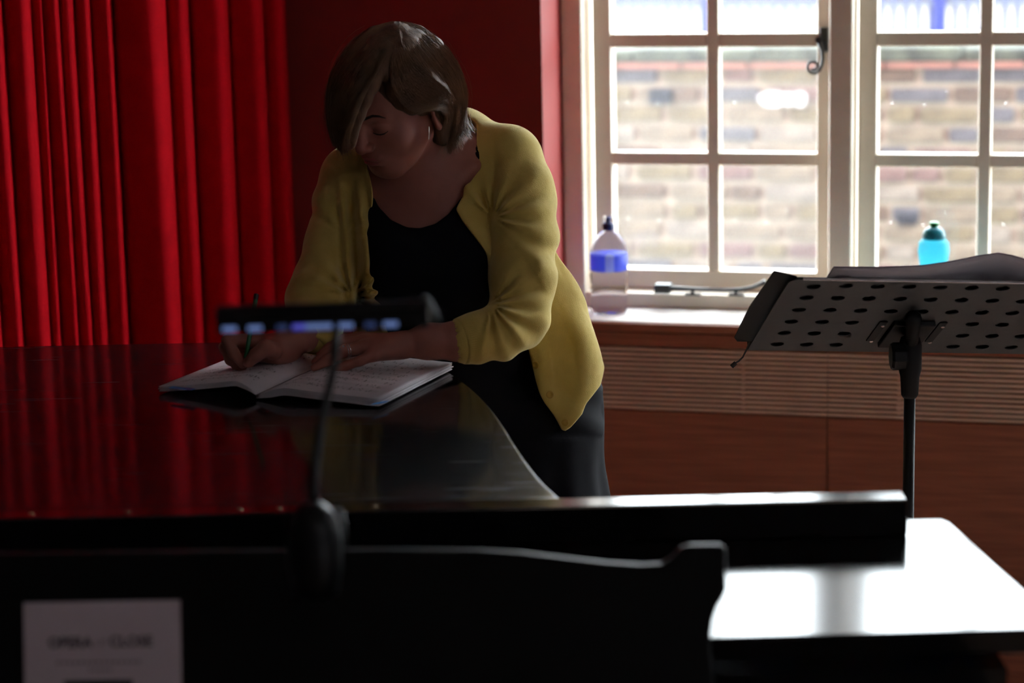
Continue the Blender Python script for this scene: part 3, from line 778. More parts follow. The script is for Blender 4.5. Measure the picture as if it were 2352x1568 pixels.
for j in range(nr_):
    for i in range(nc_):
        if (i, j) in skip: quadp(us[i], us[i + 1], vsx[j], vsx[j + 1])
        elif j == nr_ - 1 and i in (0, nc_ - 1):
            # rounded outer corner
            R_ = 0.016; cu_, cv_ = mx0 + pitch * i, my0 + pv * j
            xs = us[i] if i == 0 else us[i + 1]; sg = 1 if i == 0 else -1
            cell(us[i], us[i + 1], vsx[j], vsx[j + 1] - R_, cu_, cv_ if cv_ + hr < vsx[j + 1] - R_ else vsx[j + 1] - R_ - hr - .001)
            inner = us[i + 1] if i == 0 else us[i]
            pl_ = [pt(xs, vsx[j + 1] - R_)] + [pt(xs + sg * (R_ - R_ * math.cos(a_)), vsx[j + 1] - R_ + R_ * math.sin(a_)) for a_ in np.linspace(0.1, math.pi / 2, 6)] + [pt(inner, vsx[j + 1]), pt(inner, vsx[j + 1] - R_)]
            pb.add(pl_, [tuple(range(len(pl_)))])
        else: cell(us[i], us[i + 1], vsx[j], vsx[j + 1], mx0 + pitch * i, my0 + pv * j)
dk = pb.build('desk_plate', M_stand, ms, solid=0.0014)
# folded top lip, bottom shelf
lipc = [pt(0.018, H_, 0), pt(WD - .018, H_, 0)]
MB().box(pt(0.018, H_ - 0.0005, -0.0022), e1 * (WD - .036), e2 * 0.003, en * 0.004).build('top_edge', M_steel, ms, bevel=.0008)
MB().box(pt(0.0, 0.0, 0.0), e1 * WD, e2 * 0.0015, en * 0.04).build('bottom_ledge', M_black, ms)
# side wing with its wire clip
wg = [pt(0.004, 0.02, 0.006), pt(-0.018, 0.012, 0.009), pt(-0.024, 0.02, 0.012), pt(-0.028, H_ * .5, 0.012), pt(-0.022, H_ - .004, 0.012), pt(0.012, H_ - 0.008, 0.006)]
MB().prism(wg, en * 0.0015).build('side_wing', M_black, ms)
MB().tube([P(1722, 785, 3.49), P(1714, 804, 3.49), P(1706, 820, 3.49), P(1697, 829, 3.49), P(1690, 833, 3.49)], 0.0013, 6).build('wire_clip', M_iron, ms)
MB().tube([P(1690, 833, 3.49), P(1680, 842, 3.49)], 0.0036, 8).build('clip_tip', M_rubber, ms)
# bracket, clamp, pole, tripod
cu_ = WD / 2
bp_ = MB().box(pt(cu_ - 0.032, 0.045, -0.010), e1 * 0.064, e2 * 0.10, en * 0.009).build('bracket', M_black, ms, bevel=.002)
for du in (-0.052, 0.040):
    MB().box(pt(cu_ + du, 0.055, -0.003), e1 * 0.012, e2 * 0.085, en * 0.002).build('bracket_strip', M_steel if False else M_black, ms, bevel=.0006)
rv = None
for du, dv in ((-0.046, .062), (-0.046, .132), (0.046, .062), (0.046, .132), (-.004, .038)):
    c_ = pt(cu_ + du, dv, -0.0055)
    if rv is None: rv = MB().lathe([(0.0032, -.001), (0.0032, .0008), (.0018, .0018)], c_, 10, ax=-en).build('rivet', M_steel, ms)
    else: copy_part(rv, c_ - en * 0.0004, ms)
pd = 3.42
kp = P(2090, 846, pd)
base_pole = np.array([kp[0], kp[1], 0])
MB().tube([P(2098, 730, 3.33), P(2096, 765, 3.39), kp + ZA * 0.03], [.012, .010, .011], 12).build('neck', M_black, ms, smooth=True)
clm = MB(); clm.lathe([(0.010, -.045), (.013, -.040), (.0145, -.012), (.0175, 0.0), (.0175, .036), (.014, .048), (.009, .050)], kp, 20)
clm.build('clamp', M_black, ms, smooth=True)
kb = MB(); kb.lathe([(.017, 0), (.0205, .003), (.0205, .020), (.018, .024)], kp + np.array([-.006, -.004, .020]), 18, ax=(-1, 0, 0), wob=lambda w, z: .04 * math.cos(9 * w))
kb.build('clamp_knob', M_black, ms, smooth=False)
MB().tube([base_pole + ZA * 0.10, kp - ZA * 0.03], 0.0088, 16).build('pole', M_black, ms, smooth=True)
for a_ in (0.4, 2.5, 4.6):
    dv = np.array([math.cos(a_), math.sin(a_), 0])
    MB().tube([base_pole + ZA * 0.30 + dv * .012, base_pole + dv * 0.26 + ZA * 0.012], 0.007, 8).build('leg', M_black, ms)
# open score on the stand
sc2 = empty('score_on_stand', pt(WD * .55, 0.01, 0.02), 'dark-backed open score bulging over the top of the music stand', 'score')
def bprof(u):     # u across the spread, height away from the plate
    lft = [(0.0, .0035), (.12, .004), (.26, .007), (.36, .014), (.44, .022), (.5, .026)]
    rgt = [(.5, .026), (.56, .0235), (.66, .016), (.78, .010), (1, .006)]
    tb = lft if u <= .5 else rgt
    for (a, b), (c, d) in zip(tb[:-1], tb[1:]):
        if u <= c + 1e-9: return b + (d - b) * (u - a) / (c - a)
    return tb[-1][1]
U0, U1 = 0.058, 0.44
spine_u = 0.335
def umap(i): 
    return (U0 + (0.300 - U0) * i / .5) if i <= .5 else (0.300 + (U1 + .012 - 0.300) * (i - .5) / .5)
MB().box(pt(0.012, 0.0, 0.005), e1 * (WD - .024), e2 * (H_ - .008), en * .0012).build('folder_cover', M_stand, sc2)
for lay in range(5):
    def fn(i, j, lay=lay):
        h_ = bprof(i) * 1.15 - 0.0016 * lay * (0.5 + abs(i - .5))
        return pt(umap(i), 0.012 + j * (H_ + 0.012 - 0.002 * lay), max(h_, .0018) + .006)
    MB().grid(fn, 31, 3).build('page_block' if lay else 'cover_sheet', M_paper if lay else mat('purple_grey_paper', (.30, .24, .32), .6, var=.05), sc2, smooth=True, solid=0.0012)

# ------------------------------------------------------------------ bottles on the sill
bc = hit(1400, 726, wp(0, 0.09, 0), WO); bc = np.array([bc[0], bc[1], ZS])
wbt = empty('water_bottle', bc, 'clear plastic water bottle with blue label and navy sports cap on the sill', 'bottle')
R0 = 0.0405
MB().lathe([(.001, .002), (.030, .001), (.036, .004), (R0 * .97, .014), (R0 * .95, .05), (R0, .056), (R0 * .95, .062), (R0, .085), (R0 * .95, .090), (R0 * .98, .098), (R0 * .98, .128), (R0, .132), (R0 * .97, .142),
            (R0 * .80, .158), (R0 * .52, .172), (.0125, .179), (.0125, .186)], bc, 32, wob=lambda w, z: 0.012 * math.sin(3 * w + z * 90) if z < .09 else 0).build('bottle_body', M_pet, wbt, smooth=True)
MB().lathe([(R0 * .975, .0945), (R0 * .995, .0950), (R0 * .995, .1295), (R0 * .975, .130)], bc, 32).build('label', M_label, wbt, smooth=True, origin=bc)
MB().lathe([(.0135, .180), (.0135, .192), (.011, .196), (.007, .198)], bc, 20).build('cap', M_cap, wbt, smooth=False, bevel=.001)
MB().lathe([(.006, .197), (.0055, .206), (.004, .208)], bc, 12).build('spout', M_cap, wbt)
MB().lathe([(.0118, .196), (.0118, .206), (.009, .211), (.004, .212)], bc, 16).build('overcap', M_pet, wbt, smooth=True)
bc = hit(2142, 700, wp(0, 0.10, 0), WO); s2 = (bc - W0) @ WT; bc = wp(s2, 0.11, ZS)
tb = empty('squeeze_bottle', bc, 'turquoise squeeze bottle with green spout on the sill behind the stand', 'bottle')
MB().lathe([(.024, .001), (.0275, .006), (.0285, .06), (.026, .085), (.026, .10), (.030, .125), (.0325, .145), (.031, .162), (.024, .171)], bc, 28).build('bottle_body', M_turq, tb, smooth=True)
MB().lathe([(.0245, .1705), (.0245, .178), (.021, .188), (.012, .195), (.0095, .196)], bc, 24).build('cap', M_teal, tb, smooth=True)
MB().lathe([(.0085, .195), (.0085, .199), (.0105, .201), (.0105, .204), (.007, .206)], bc, 16).build('spout', M_gcap, tb, smooth=True)

#@@FIGURE@@
# ------------------------------------------------------------------ distance-field modelling (smooth unions of tapered limbs, meshed by surface nets)
class Field:
    def __init__(s, X, Y, Z):
        s.ax = [np.asarray(a, np.float32) for a in (X, Y, Z)]
        s.F = np.full([len(a) for a in s.ax], 0.5, np.float32)
    def sub(s, lo, hi):
        sl = []
        for a, l, h in zip(s.ax, lo, hi):
            i0 = max(0, int(np.searchsorted(a, l)) - 1); i1 = min(len(a), int(np.searchsorted(a, h)) + 1)
            sl.append(slice(i0, max(i1, i0)))
        g = np.meshgrid(*[a[q] for a, q in zip(s.ax, sl)], indexing='ij', sparse=False)
        return tuple(sl), g
    def put(s, fn, lo, hi, k=0.01, mode='u'):
        m = k * 1.5 + 0.012
        sl, g = s.sub(np.array(lo) - m, np.array(hi) + m)
        if g[0].size == 0: return
        v = fn(*g).astype(np.float32); a = s.F[sl]
        if mode == 'u':
            h = np.clip(0.5 + 0.5 * (a - v) / k, 0, 1); s.F[sl] = a * (1 - h) + v * h - k * h * (1 - h)
        elif mode == 's':
            v = -v; h = np.clip(0.5 - 0.5 * (a - v) / k, 0, 1); s.F[sl] = a * (1 - h) + v * h + k * h * (1 - h)
    def cone(s, p0, p1, r0, r1, k=0.01, mode='u'):
        p0 = np.array(p0, float); p1 = np.array(p1, float); d = p1 - p0; dd = float(d @ d) + 1e-12; R = max(r0, r1)
        def fn(x, y, z):
            ax, ay, az = x - p0[0], y - p0[1], z - p0[2]
            t = np.clip((ax * d[0] + ay * d[1] + az * d[2]) / dd, 0, 1)
            return np.sqrt((ax - t * d[0]) ** 2 + (ay - t * d[1]) ** 2 + (az - t * d[2]) ** 2) - (r0 + (r1 - r0) * t)
        s.put(fn, np.minimum(p0, p1) - R, np.maximum(p0, p1) + R, k, mode)
    def chain(s, pts, rs, k=0.01, kk=None):
        for a, b, r0, r1 in zip(pts[:-1], pts[1:], rs[:-1], rs[1:]): s.cone(a, b, r0, r1, k)
    def ell(s, c, r, k=0.01, mode='u', R=None):
        c = np.array(c, float); r = np.array(r, float); R = np.eye(3) if R is None else np.array(R, float)   # columns = axes
        def fn(x, y, z):
            dx, dy, dz = x - c[0], y - c[1], z - c[2]
            q = [(dx * R[0, i] + dy * R[1, i] + dz * R[2, i]) for i in range(3)]
            k0 = np.sqrt(sum((q[i] / r[i]) ** 2 for i in range(3))) + 1e-9
            k1 = np.sqrt(sum((q[i] / r[i] ** 2) ** 2 for i in range(3))) + 1e-9
            return k0 * (k0 - 1) / k1
        m = float(r.max()); ext = np.sqrt(((R * r) ** 2).sum(1))
        s.put(fn, c - ext, c + ext, k, mode)
    def mesh(s):
        F = s.F; X, Y, Z = s.ax
        ins = (F < 0).astype(np.int8)
        S = np.zeros([n - 1 for n in F.shape], np.int8)
        for i in (0, 1):
            for j in (0, 1):
                for k in (0, 1): S += ins[i:F.shape[0] - 1 + i, j:F.shape[1] - 1 + j, k:F.shape[2] - 1 + k]
        act = np.argwhere((S > 0) & (S < 8)); del S
        idx = np.full([n - 1 for n in F.shape], -1, np.int32); idx[act[:, 0], act[:, 1], act[:, 2]] = np.arange(len(act))
        cor = {}
        for i in (0, 1):
            for j in (0, 1):
                for k in (0, 1): cor[(i, j, k)] = F[act[:, 0] + i, act[:, 1] + j, act[:, 2] + k]
        acc = np.zeros((len(act), 3)); cnt = np.zeros(len(act))
        for (a, b) in [((0, 0, 0), (1, 0, 0)), ((0, 1, 0), (1, 1, 0)), ((0, 0, 1), (1, 0, 1)), ((0, 1, 1), (1, 1, 1)),
                       ((0, 0, 0), (0, 1, 0)), ((1, 0, 0), (1, 1, 0)), ((0, 0, 1), (0, 1, 1)), ((1, 0, 1), (1, 1, 1)),
                       ((0, 0, 0), (0, 0, 1)), ((1, 0, 0), (1, 0, 1)), ((0, 1, 0), (0, 1, 1)), ((1, 1, 0), (1, 1, 1))]:
            fa, fb = cor[a], cor[b]; c = (fa < 0) != (fb < 0)
            t = np.where(c, fa / np.where(c, fa - fb, 1), 0)
            p = np.array(a)[None] + t[:, None] * (np.array(b) - np.array(a))[None]
            acc += p * c[:, None]; cnt += c
        acc /= np.maximum(cnt, 1)[:, None]
        V = np.empty((len(act), 3))
        for q, A in enumerate((X, Y, Z)):
            i0 = act[:, q]; V[:, q] = A[i0] + acc[:, q] * (A[i0 + 1] - A[i0])
        faces = []
        for axis in range(3):
            o1, o2 = [a for a in range(3) if a != axis]
            lo = [slice(None)] * 3; hi = [slice(None)] * 3; lo[axis] = slice(0, -1); hi[axis] = slice(1, None)
            A = ins[tuple(lo)]; B = ins[tuple(hi)]
            e = np.argwhere(A != B); sgn = A[e[:, 0], e[:, 1], e[:, 2]]
            ok = (e[:, o1] > 0) & (e[:, o2] > 0) & (e[:, o1] < F.shape[o1] - 1) & (e[:, o2] < F.shape[o2] - 1)
            e = e[ok]; sgn = sgn[ok]
            def cell(d1, d2):
                q = e.copy(); q[:, o1] += d1; q[:, o2] += d2; return idx[q[:, 0], q[:, 1], q[:, 2]]
            quad = np.stack([cell(-1, -1), cell(0, -1), cell(0, 0), cell(-1, 0)], 1)
            flip = (sgn == 1) if axis != 1 else (sgn == 0)
            quad[~flip] = quad[~flip][:, ::-1]
            faces.append(quad)
        return V, np.concatenate(faces)
def field_obj(fld, name, m, parent, smooth_it=0, label=None):
    V, Fq = fld.mesh(); W_ = c2w(V)
    c = (W_.min(0) + W_.max(0)) / 2
    me = bpy.data.meshes.new(name)
    me.vertices.add(len(V)); me.vertices.foreach_set('co', (W_ - c).astype(np.float32).ravel())
    me.loops.add(Fq.size); me.loops.foreach_set('vertex_index', Fq.astype(np.int32).ravel())
    me.polygons.add(len(Fq)); me.polygons.foreach_set('loop_start', np.arange(0, Fq.size, 4, dtype=np.int32))
    me.update(calc_edges=True); me.validate()
    me.polygons.foreach_set('use_smooth', [True] * len(me.polygons))
    bm = bmesh.new(); bm.from_mesh(me); bmesh.ops.recalc_face_normals(bm, faces=bm.faces); bm.to_mesh(me); bm.free()
    me.materials.append(m)
    o = bpy.data.objects.new(name, me); col.objects.link(o)
    if smooth_it:
        md = o.modifiers.new('smooth', 'SMOOTH'); md.factor = 0.5; md.iterations = smooth_it
    o.parent = parent; o.location = tuple(Vector(c.tolist()) - total_loc(parent))
    return tag(o, label)
def ucam(px, py, d): return np.array([(px - CX) / FP * d, (CY - py) / FP * d, d])     # photo pixel and distance -> camera frame, metres
def ramp(*segs):
    out = []
    for a, b, h in segs: out += list(np.arange(a, b - h * 0.3, h))
    out.append(segs[-1][1]); return np.array(out)
def polysd(x, y, z, poly):
    # signed distance, in metres, to an outline measured in photo pixels
    px = x / z * FP + CX; py = CY - y / z * FP
    d2 = np.full(px.shape, 1e12, np.float32); inside = np.zeros(px.shape, bool); n = len(poly)
    for i in range(n):
        ax, ay = poly[i]; bx, by = poly[(i + 1) % n]
        ex_, ey_ = bx - ax, by - ay; wx, wy = px - ax, py - ay
        t = np.clip((wx * ex_ + wy * ey_) / (ex_ * ex_ + ey_ * ey_ + 1e-9), 0, 1)
        d2 = np.minimum(d2, (wx - ex_ * t) ** 2 + (wy - ey_ * t) ** 2)
        c = ((ay <= py) != (by <= py)) & (px < ax + (py - ay) * ex_ / (ey_ if ey_ else 1e-9)); inside ^= c
    return np.where(inside, -1, 1) * np.sqrt(d2) * z / FP
def smooth_line(p, it=2):
    p = [np.array(q, float) for q in p]
    for _ in range(it):
        o = [p[0]]
        for a, b in zip(p[:-1], p[1:]): o += [a * .75 + b * .25, a * .25 + b * .75]
        o.append(p[-1]); p = o
    return p

# ------------------------------------------------------------------ the woman: joints, in (photo x, photo y, distance)
psi, tht, rol, HS = math.radians(36), math.radians(43), math.radians(10), 0.90
cr, sr = math.cos(rol), math.sin(rol)
def rollv(v): return np.array([v[0] * cr + v[1] * sr, -v[0] * sr + v[1] * cr, v[2]])
hF = rollv(np.array([-math.sin(psi) * math.cos(tht), -math.sin(tht), -math.cos(psi) * math.cos(tht)]))
hU = rollv(np.array([-math.sin(psi) * math.sin(tht), math.cos(tht), -math.cos(psi) * math.sin(tht)]))
hR = rollv(np.array([math.cos(psi), 0, -math.sin(psi)]))
HC = ucam(898, 230, 3.42)
HM = np.stack([hR, hU, hF], 1)
def hd(x, y, z, s=None): s = HS if s is None else s; return HC + HM @ (np.array([x, y, z]) * s)

woman_base = c2w(ucam(1160, 900, 3.72)); woman_base = np.array([woman_base[0], woman_base[1], 0])
wom = empty('person', woman_base, 'woman in a yellow cardigan and black dress leaning over the piano, writing', 'person')

shL, elL, cuL, wrL = ucam(1168, 376, 3.52), ucam(1196, 730, 3.42), ucam(1052, 783, 3.37), ucam(925, 792, 3.352)
shR, elR, wrR = ucam(812, 415, 3.55), ucam(742, 690, 3.46), ucam(662, 794, 3.352)
hips = ucam(1150, 930, 3.72)
def body_field():
    X = ramp((-.50, -.12, .0024), (-.12, .04, .0018), (.04, .26, .004)); Y = ramp((-1.36, -.10, .009), (-.10, .04, .0022), (.04, .46, .0018), (.46, .54, .003)); Z_ = ramp((3.20, 3.26, .004), (3.26, 3.50, .0018), (3.50, 4.20, .006))
    f = Field(X, Y, Z_)
    # skull and face
    f.ell(hd(0, .018, -.014), (.069, .080, .088), .01, R=HM)
    f.ell(hd(0, -.026, .026), (.057, .077, .054), .02, R=HM)
    for sx in (-1, 1):
        f.cone(hd(sx * .052, -.040, -.006), hd(sx * .018, -.094, .057), .016, .015, .022)
        f.ell(hd(sx * .040, -.034, .052), (.024, .022, .020), .016, R=HM)
        f.cone(hd(sx * .012, .022, .080), hd(sx * .044, .020, .066), .008, .008, .012)
    f.ell(hd(0, -.093, .063), (.018, .014, .013), .016, R=HM)
    f.ell(hd(0, -.064, .067), (.027, .021, .020), .014, R=HM)
    for sx in (-1, 1):
        f.ell(hd(sx * .031, -.002, .092), (.017, .0095, .015), .010, 's', R=HM)
        f.ell(hd(sx * .031, -.004, .0685), (.0150, .0115, .0135), .003, R=HM)
        f.cone(hd(sx * .020, -.0105, .0775), hd(sx * .042, -.0095, .0735), .0022, .0018, .003)
    f.cone(hd(0, .010, .085), hd(0, -.018, .0955), .0060, .0068, .008)
    f.cone(hd(0, -.017, .0955), hd(0, -.031, .102), .0068, .0092, .006)
    for sx in (-1, 1):
        f.ell(hd(sx * .0110, -.0345, .0938), (.0068, .0060, .0085), .004, R=HM)
        f.ell(hd(sx * .0060, -.0412, .0957), (.0028, .0030, .0040), .002, 's', R=HM)
    f.cone(hd(-.016, -.0585, .0865), hd(.016, -.0585, .0865), .0042, .0042, .006)
    f.cone(hd(-.013, -.0685, .0850), hd(.013, -.0685, .0850), .0052, .0052, .006)
    f.cone(hd(-.021, -.0637, .0880), hd(.021, -.0637, .0880), .0012, .0012, .003, 's')
    f.ell(hd(0, -.0785, .0880), (.014, .004, .006), .006, 's', R=HM)
    # ears
    for sx in (-1, 1):
        er = HM @ np.array([[math.cos(.35), 0, sx * -math.sin(.35)], [0, 1, 0], [sx * math.sin(.35), 0, math.cos(.35)]]).T
        c = hd(sx * .085, -.026, -.010)
        f.ell(c, (.0075, .029, .018), .004, R=er)
        f.ell(hd(sx * .0925, -.022, -.006), (.006, .0175, .010), .003, 's', R=er)
        f.cone(hd(sx * .086, -.028, .002), hd(sx * .086, -.042, .000), .0040, .0045, .004)
    # neck, collar bones, shoulders, trunk
    f.cone(hd(0, -.035, -.045), ucam(985, 375, 3.52), .050, .056, .02)
    f.cone(ucam(985, 375, 3.52), ucam(985, 440, 3.555), .056, .075, .04)
    f.cone(ucam(1010, 372, 3.56), shL, .038, .038, .04)
    f.cone(ucam(950, 400, 3.57), shR, .043, .040, .04)
    f.ell(ucam(980, 490, 3.565), (.140, .125, .095), .05)
    f.cone(ucam(960, 455, 3.475), ucam(880, 420, 3.495), .006, .006, .02)
    f.cone(ucam(985, 455, 3.475), ucam(1090, 380, 3.475), .006, .006, .02)
    for q in ((925, 600), (1060, 600)): f.ell(ucam(q[0], q[1], 3.505), (.060, .062, .055), .03)
    f.ell(ucam(1020, 720, 3.60), (.125, .15, .095), .05)
    f.ell(hips, (.150, .14, .115), .05)
    wx, wy = woman_base[0], woman_base[1]
    def w2c(p): q = np.array(p) - CAM; return np.array([q @ RT, q @ UP, q @ FW])
    for sx in (-1, 1):
        hp = hips + np.array([sx * .075, -.03, 0]); kn = w2c((wx + sx * .085, wy + .02, .47)); an = w2c((wx + sx * .10, wy + .10, .09)); to = w2c((wx + sx * .13 - .03, wy - .07, .035))
        f.chain([hp, kn, an], [.085, .052, .036], .03); f.cone(an, to, .036, .026, .02)
    # arms
    f.chain([shL, ucam(1201, 540, 3.478), elL], [.040, .038, .036], .02); f.chain([elL, cuL, ucam(985, 784, 3.36), wrL], [.036, .0275, .0245, .0180], .015)
    f.chain([shR, ucam(772, 550, 3.525), elR], [.040, .036, .033], .02); f.chain([elR, ucam(700, 765, 3.385), wrR], [.034, .025, .0195], .015)
    # left hand lies on the page, fingers spread
    kn = [ucam(858, 815, 3.322), ucam(838, 797, 3.335), ucam(833, 785, 3.352), ucam(832, 778, 3.372)]
    for q, r in zip(kn, (.0100, .0110, .0110, .0110)): f.cone(wrL, q, .0150, r, .010)
    f.ell(ucam(885, 803, 3.345), (.026, .0135, .026), .012)
    FL = [([kn[0], ucam(826, 829, 3.316), ucam(797, 839, 3.318), ucam(770, 847, 3.322)], (.0095, .0075, .0070, .0056)),
          ([kn[1], ucam(793, 805, 3.326), ucam(752, 828, 3.326), ucam(722, 844, 3.330)], (.0105, .0088, .0080, .0062)),
          ([kn[2], ucam(788, 789, 3.346), ucam(750, 811, 3.348), ucam(724, 832, 3.352)], (.0105, .0088, .0080, .0064)),
          ([kn[3], ucam(790, 780, 3.374), ucam(757, 798, 3.378), ucam(735, 816, 3.380)], (.0105, .0086, .0078, .0062)),
          ([ucam(895, 792, 3.372), ucam(858, 793, 3.408), ucam(828, 803, 3.425), ucam(805, 812, 3.430)], (.0130, .0115, .0098, .0078))]
    for pts_, rs in FL: f.chain(pts_, rs, .0035)
    # right hand closed round the pen
    f.cone(wrR, ucam(620, 800, 3.325), .0185, .0135, .012); f.cone(wrR, ucam(592, 784, 3.352), .0175, .0115, .012); f.cone(wrR, ucam(600, 812, 3.362), .0175, .0125, .014)
    f.ell(ucam(632, 806, 3.345), (.026, .019, .024), .012)
    FR = [([ucam(628, 806, 3.318), ucam(611, 799, 3.300), ucam(588, 815, 3.297), ucam(571, 832, 3.304)], (.0130, .0120, .0102, .0082)),
          ([ucam(592, 782, 3.350), ucam(523, 782, 3.335), ucam(537, 811, 3.322), ucam(557, 836, 3.316)], (.0112, .0090, .0082, .0068)),
          ([ucam(590, 788, 3.366), ucam(517, 797, 3.356), ucam(529, 826, 3.345), ucam(556, 846, 3.334)], (.0112, .0088, .0080, .0068)),
          ([ucam(595, 800, 3.378), ucam(530, 818, 3.376), ucam(545, 841, 3.362), ucam(574, 849, 3.350)], (.0108, .0086, .0080, .0068)),
          ([ucam(605, 812, 3.385), ucam(553, 834, 3.388), ucam(568, 848, 3.376), ucam(592, 851, 3.364)], (.0098, .0078, .0072, .0060))]
    for pts_, rs in FR: f.chain(pts_, rs, .0035)
    return f
bf = body_field()
body = field_obj(bf, 'body', M_skin, wom, 1)
del bf

# ---- dress: fitted top with a round neckline, long skirt falling in folds
NECK = [(846, 330), (846, 405), (853, 440), (870, 475), (898, 505), (935, 522), (965, 524), (1000, 514), (1030, 492), (1058, 455), (1078, 410), (1090, 360), (1100, 250), (846, 250)]
def dress_field():
    f = Field(ramp((-.30, .30, .004)), ramp((-.66, .40, .0045)), ramp((3.36, 4.1, .005)))
    f.ell(ucam(980, 490, 3.565), (.149, .134, .103), .05)
    f.cone(ucam(1005, 400, 3.56), shL, .048, .050, .04); f.cone(ucam(950, 420, 3.575), shR, .045, .042, .04)
    for q in ((925, 600), (1062, 600)): f.ell(ucam(q[0], q[1], 3.503), (.070, .070, .066), .04)
    f.ell(ucam(1020, 720, 3.60), (.135, .16, .105), .06)
    f.ell(hips, (.158, .15, .125), .06)
    hw = c2w(hips[None])[0]
    def skirt(x, y, z):
        wx = CAM[0] + x * RT[0] + y * UP[0] + z * FW[0]; wy = CAM[1] + x * RT[1] + y * UP[1] + z * FW[1]; wz = CAM[2] + x * RT[2] + y * UP[2] + z * FW[2]
        t = np.clip((hw[2] + .02 - wz) / .50, 0, 1.2)
        dx, dy = wx - hw[0] - t * 0.005, wy - hw[1]
        an = np.arctan2(dy, dx); R = .150 + .066 * t
        R = R * (1 + t * (.045 * np.sin(9 * an + 1.0) + .03 * np.sin(17 * an + 2.2 + t)))
        d = np.sqrt(dx * dx + (dy * 1.18) ** 2) - R
        return np.maximum(d, np.maximum(wz - hw[2] - .02, .42 - wz)) * .85
    f.put(skirt, (-.28, -.66, 3.4), (.28, .02, 4.05), .05)
    sl, g = f.sub((-.4, -.2, 3.3), (.4, .5, 4.1))
    v = np.maximum(polysd(*g, NECK), g[2] - 3.56)
    f.F[sl] = np.maximum(f.F[sl], -v)
    # folds across the waist
    sl, g = f.sub((-.25, -.15, 3.35), (.25, .15, 3.7))
    f.F[sl] += (.0025 * np.sin(g[1] * 95 + g[0] * 40)).astype(np.float32)
    return f
dress = field_obj(dress_field(), 'dress', M_dress, wom, 1)

# ---- cardigan
OPEN = [(1050, 252), (1074, 266), (1094, 286), (1096, 330), (1092, 364), (1078, 415), (1060, 455), (1047, 481), (1062, 508), (1082, 534), (1104, 562), (1121, 588), (1127, 615), (1129, 645), (1131, 690),
        (1150, 745), (1180, 775), (1214, 797), (1222, 830), (1236, 868), (1258, 925), (1276, 960), (1291, 990), (1290, 1200), (700, 1200), (700, 868), (905, 864), (900, 820), (884, 740), (868, 690), (850, 630), (842, 580), (846, 528), (857, 500), (856, 470), (850, 408), (835, 340), (835, 250)]
OUTL = [(1268, 560), (1280, 576), (1310, 622), (1349, 694), (1358, 730), (1366, 770), (1389, 842), (1379, 885), (1362, 908), (1347, 927), (1337, 950), (1310, 981), (1298, 989), (1285, 986), (1200, 960), (1060, 700), (1100, 500), (1255, 500)]
def folds(x, y, z):
    px = x / z * FP + CX; py = CY - y / z * FP
    w = np.zeros(px.shape, np.float32)
    def radial(cx, cy, n, r0, r1, amp, ph, a0, a1):
        dx, dy = px - cx, py - cy; r = np.sqrt(dx * dx + dy * dy); a = np.arctan2(dy, dx)
        m = np.clip((r - r0 * .3) / (r0 * .7), 0, 1) * np.clip(1 - (r - r0) / (r1 - r0), 0, 1)
        m = m * np.clip((a - a0) / .25, 0, 1) * np.clip((a1 - a) / .25, 0, 1)
        return amp * np.sin(n * a + ph) * m
    w += radial(1128, 700, 13, 25, 170, .0058, .3, -1.2, 2.0)      # crook of the left elbow
    w += radial(1130, 500, 12, 30, 200, .0050, 1.0, -2.6, 0.9)       # left armpit
    w += radial(810, 680, 12, 25, 170, .0060, 0.4, -3.1, 3.0)      # right elbow
    w += radial(790, 540, 10, 40, 200, .0030, 2.0, -2.8, 0.2)
    # hanging folds of the fronts
    m = np.clip((px - 1200) / 40, 0, 1) * np.clip((py - 560) / 60, 0, 1)
    fa = np.sin((px * .80 - py * .30) / 15.0 + 1.1 * np.sin(py / 70.0)); w += (.0075 * (np.abs(fa) ** .6 * np.sign(fa)) * (.45 + .55 * np.sin(py / 47.0 + px / 60.0))) * m
    m = np.clip((858 - px) / 10, 0, 1) * np.clip((px - 765) / 15, 0, 1) * np.clip((py - 400) / 60, 0, 1)
    w += .0060 * np.sin((px - py * .12) / 6.2) * m
    return w
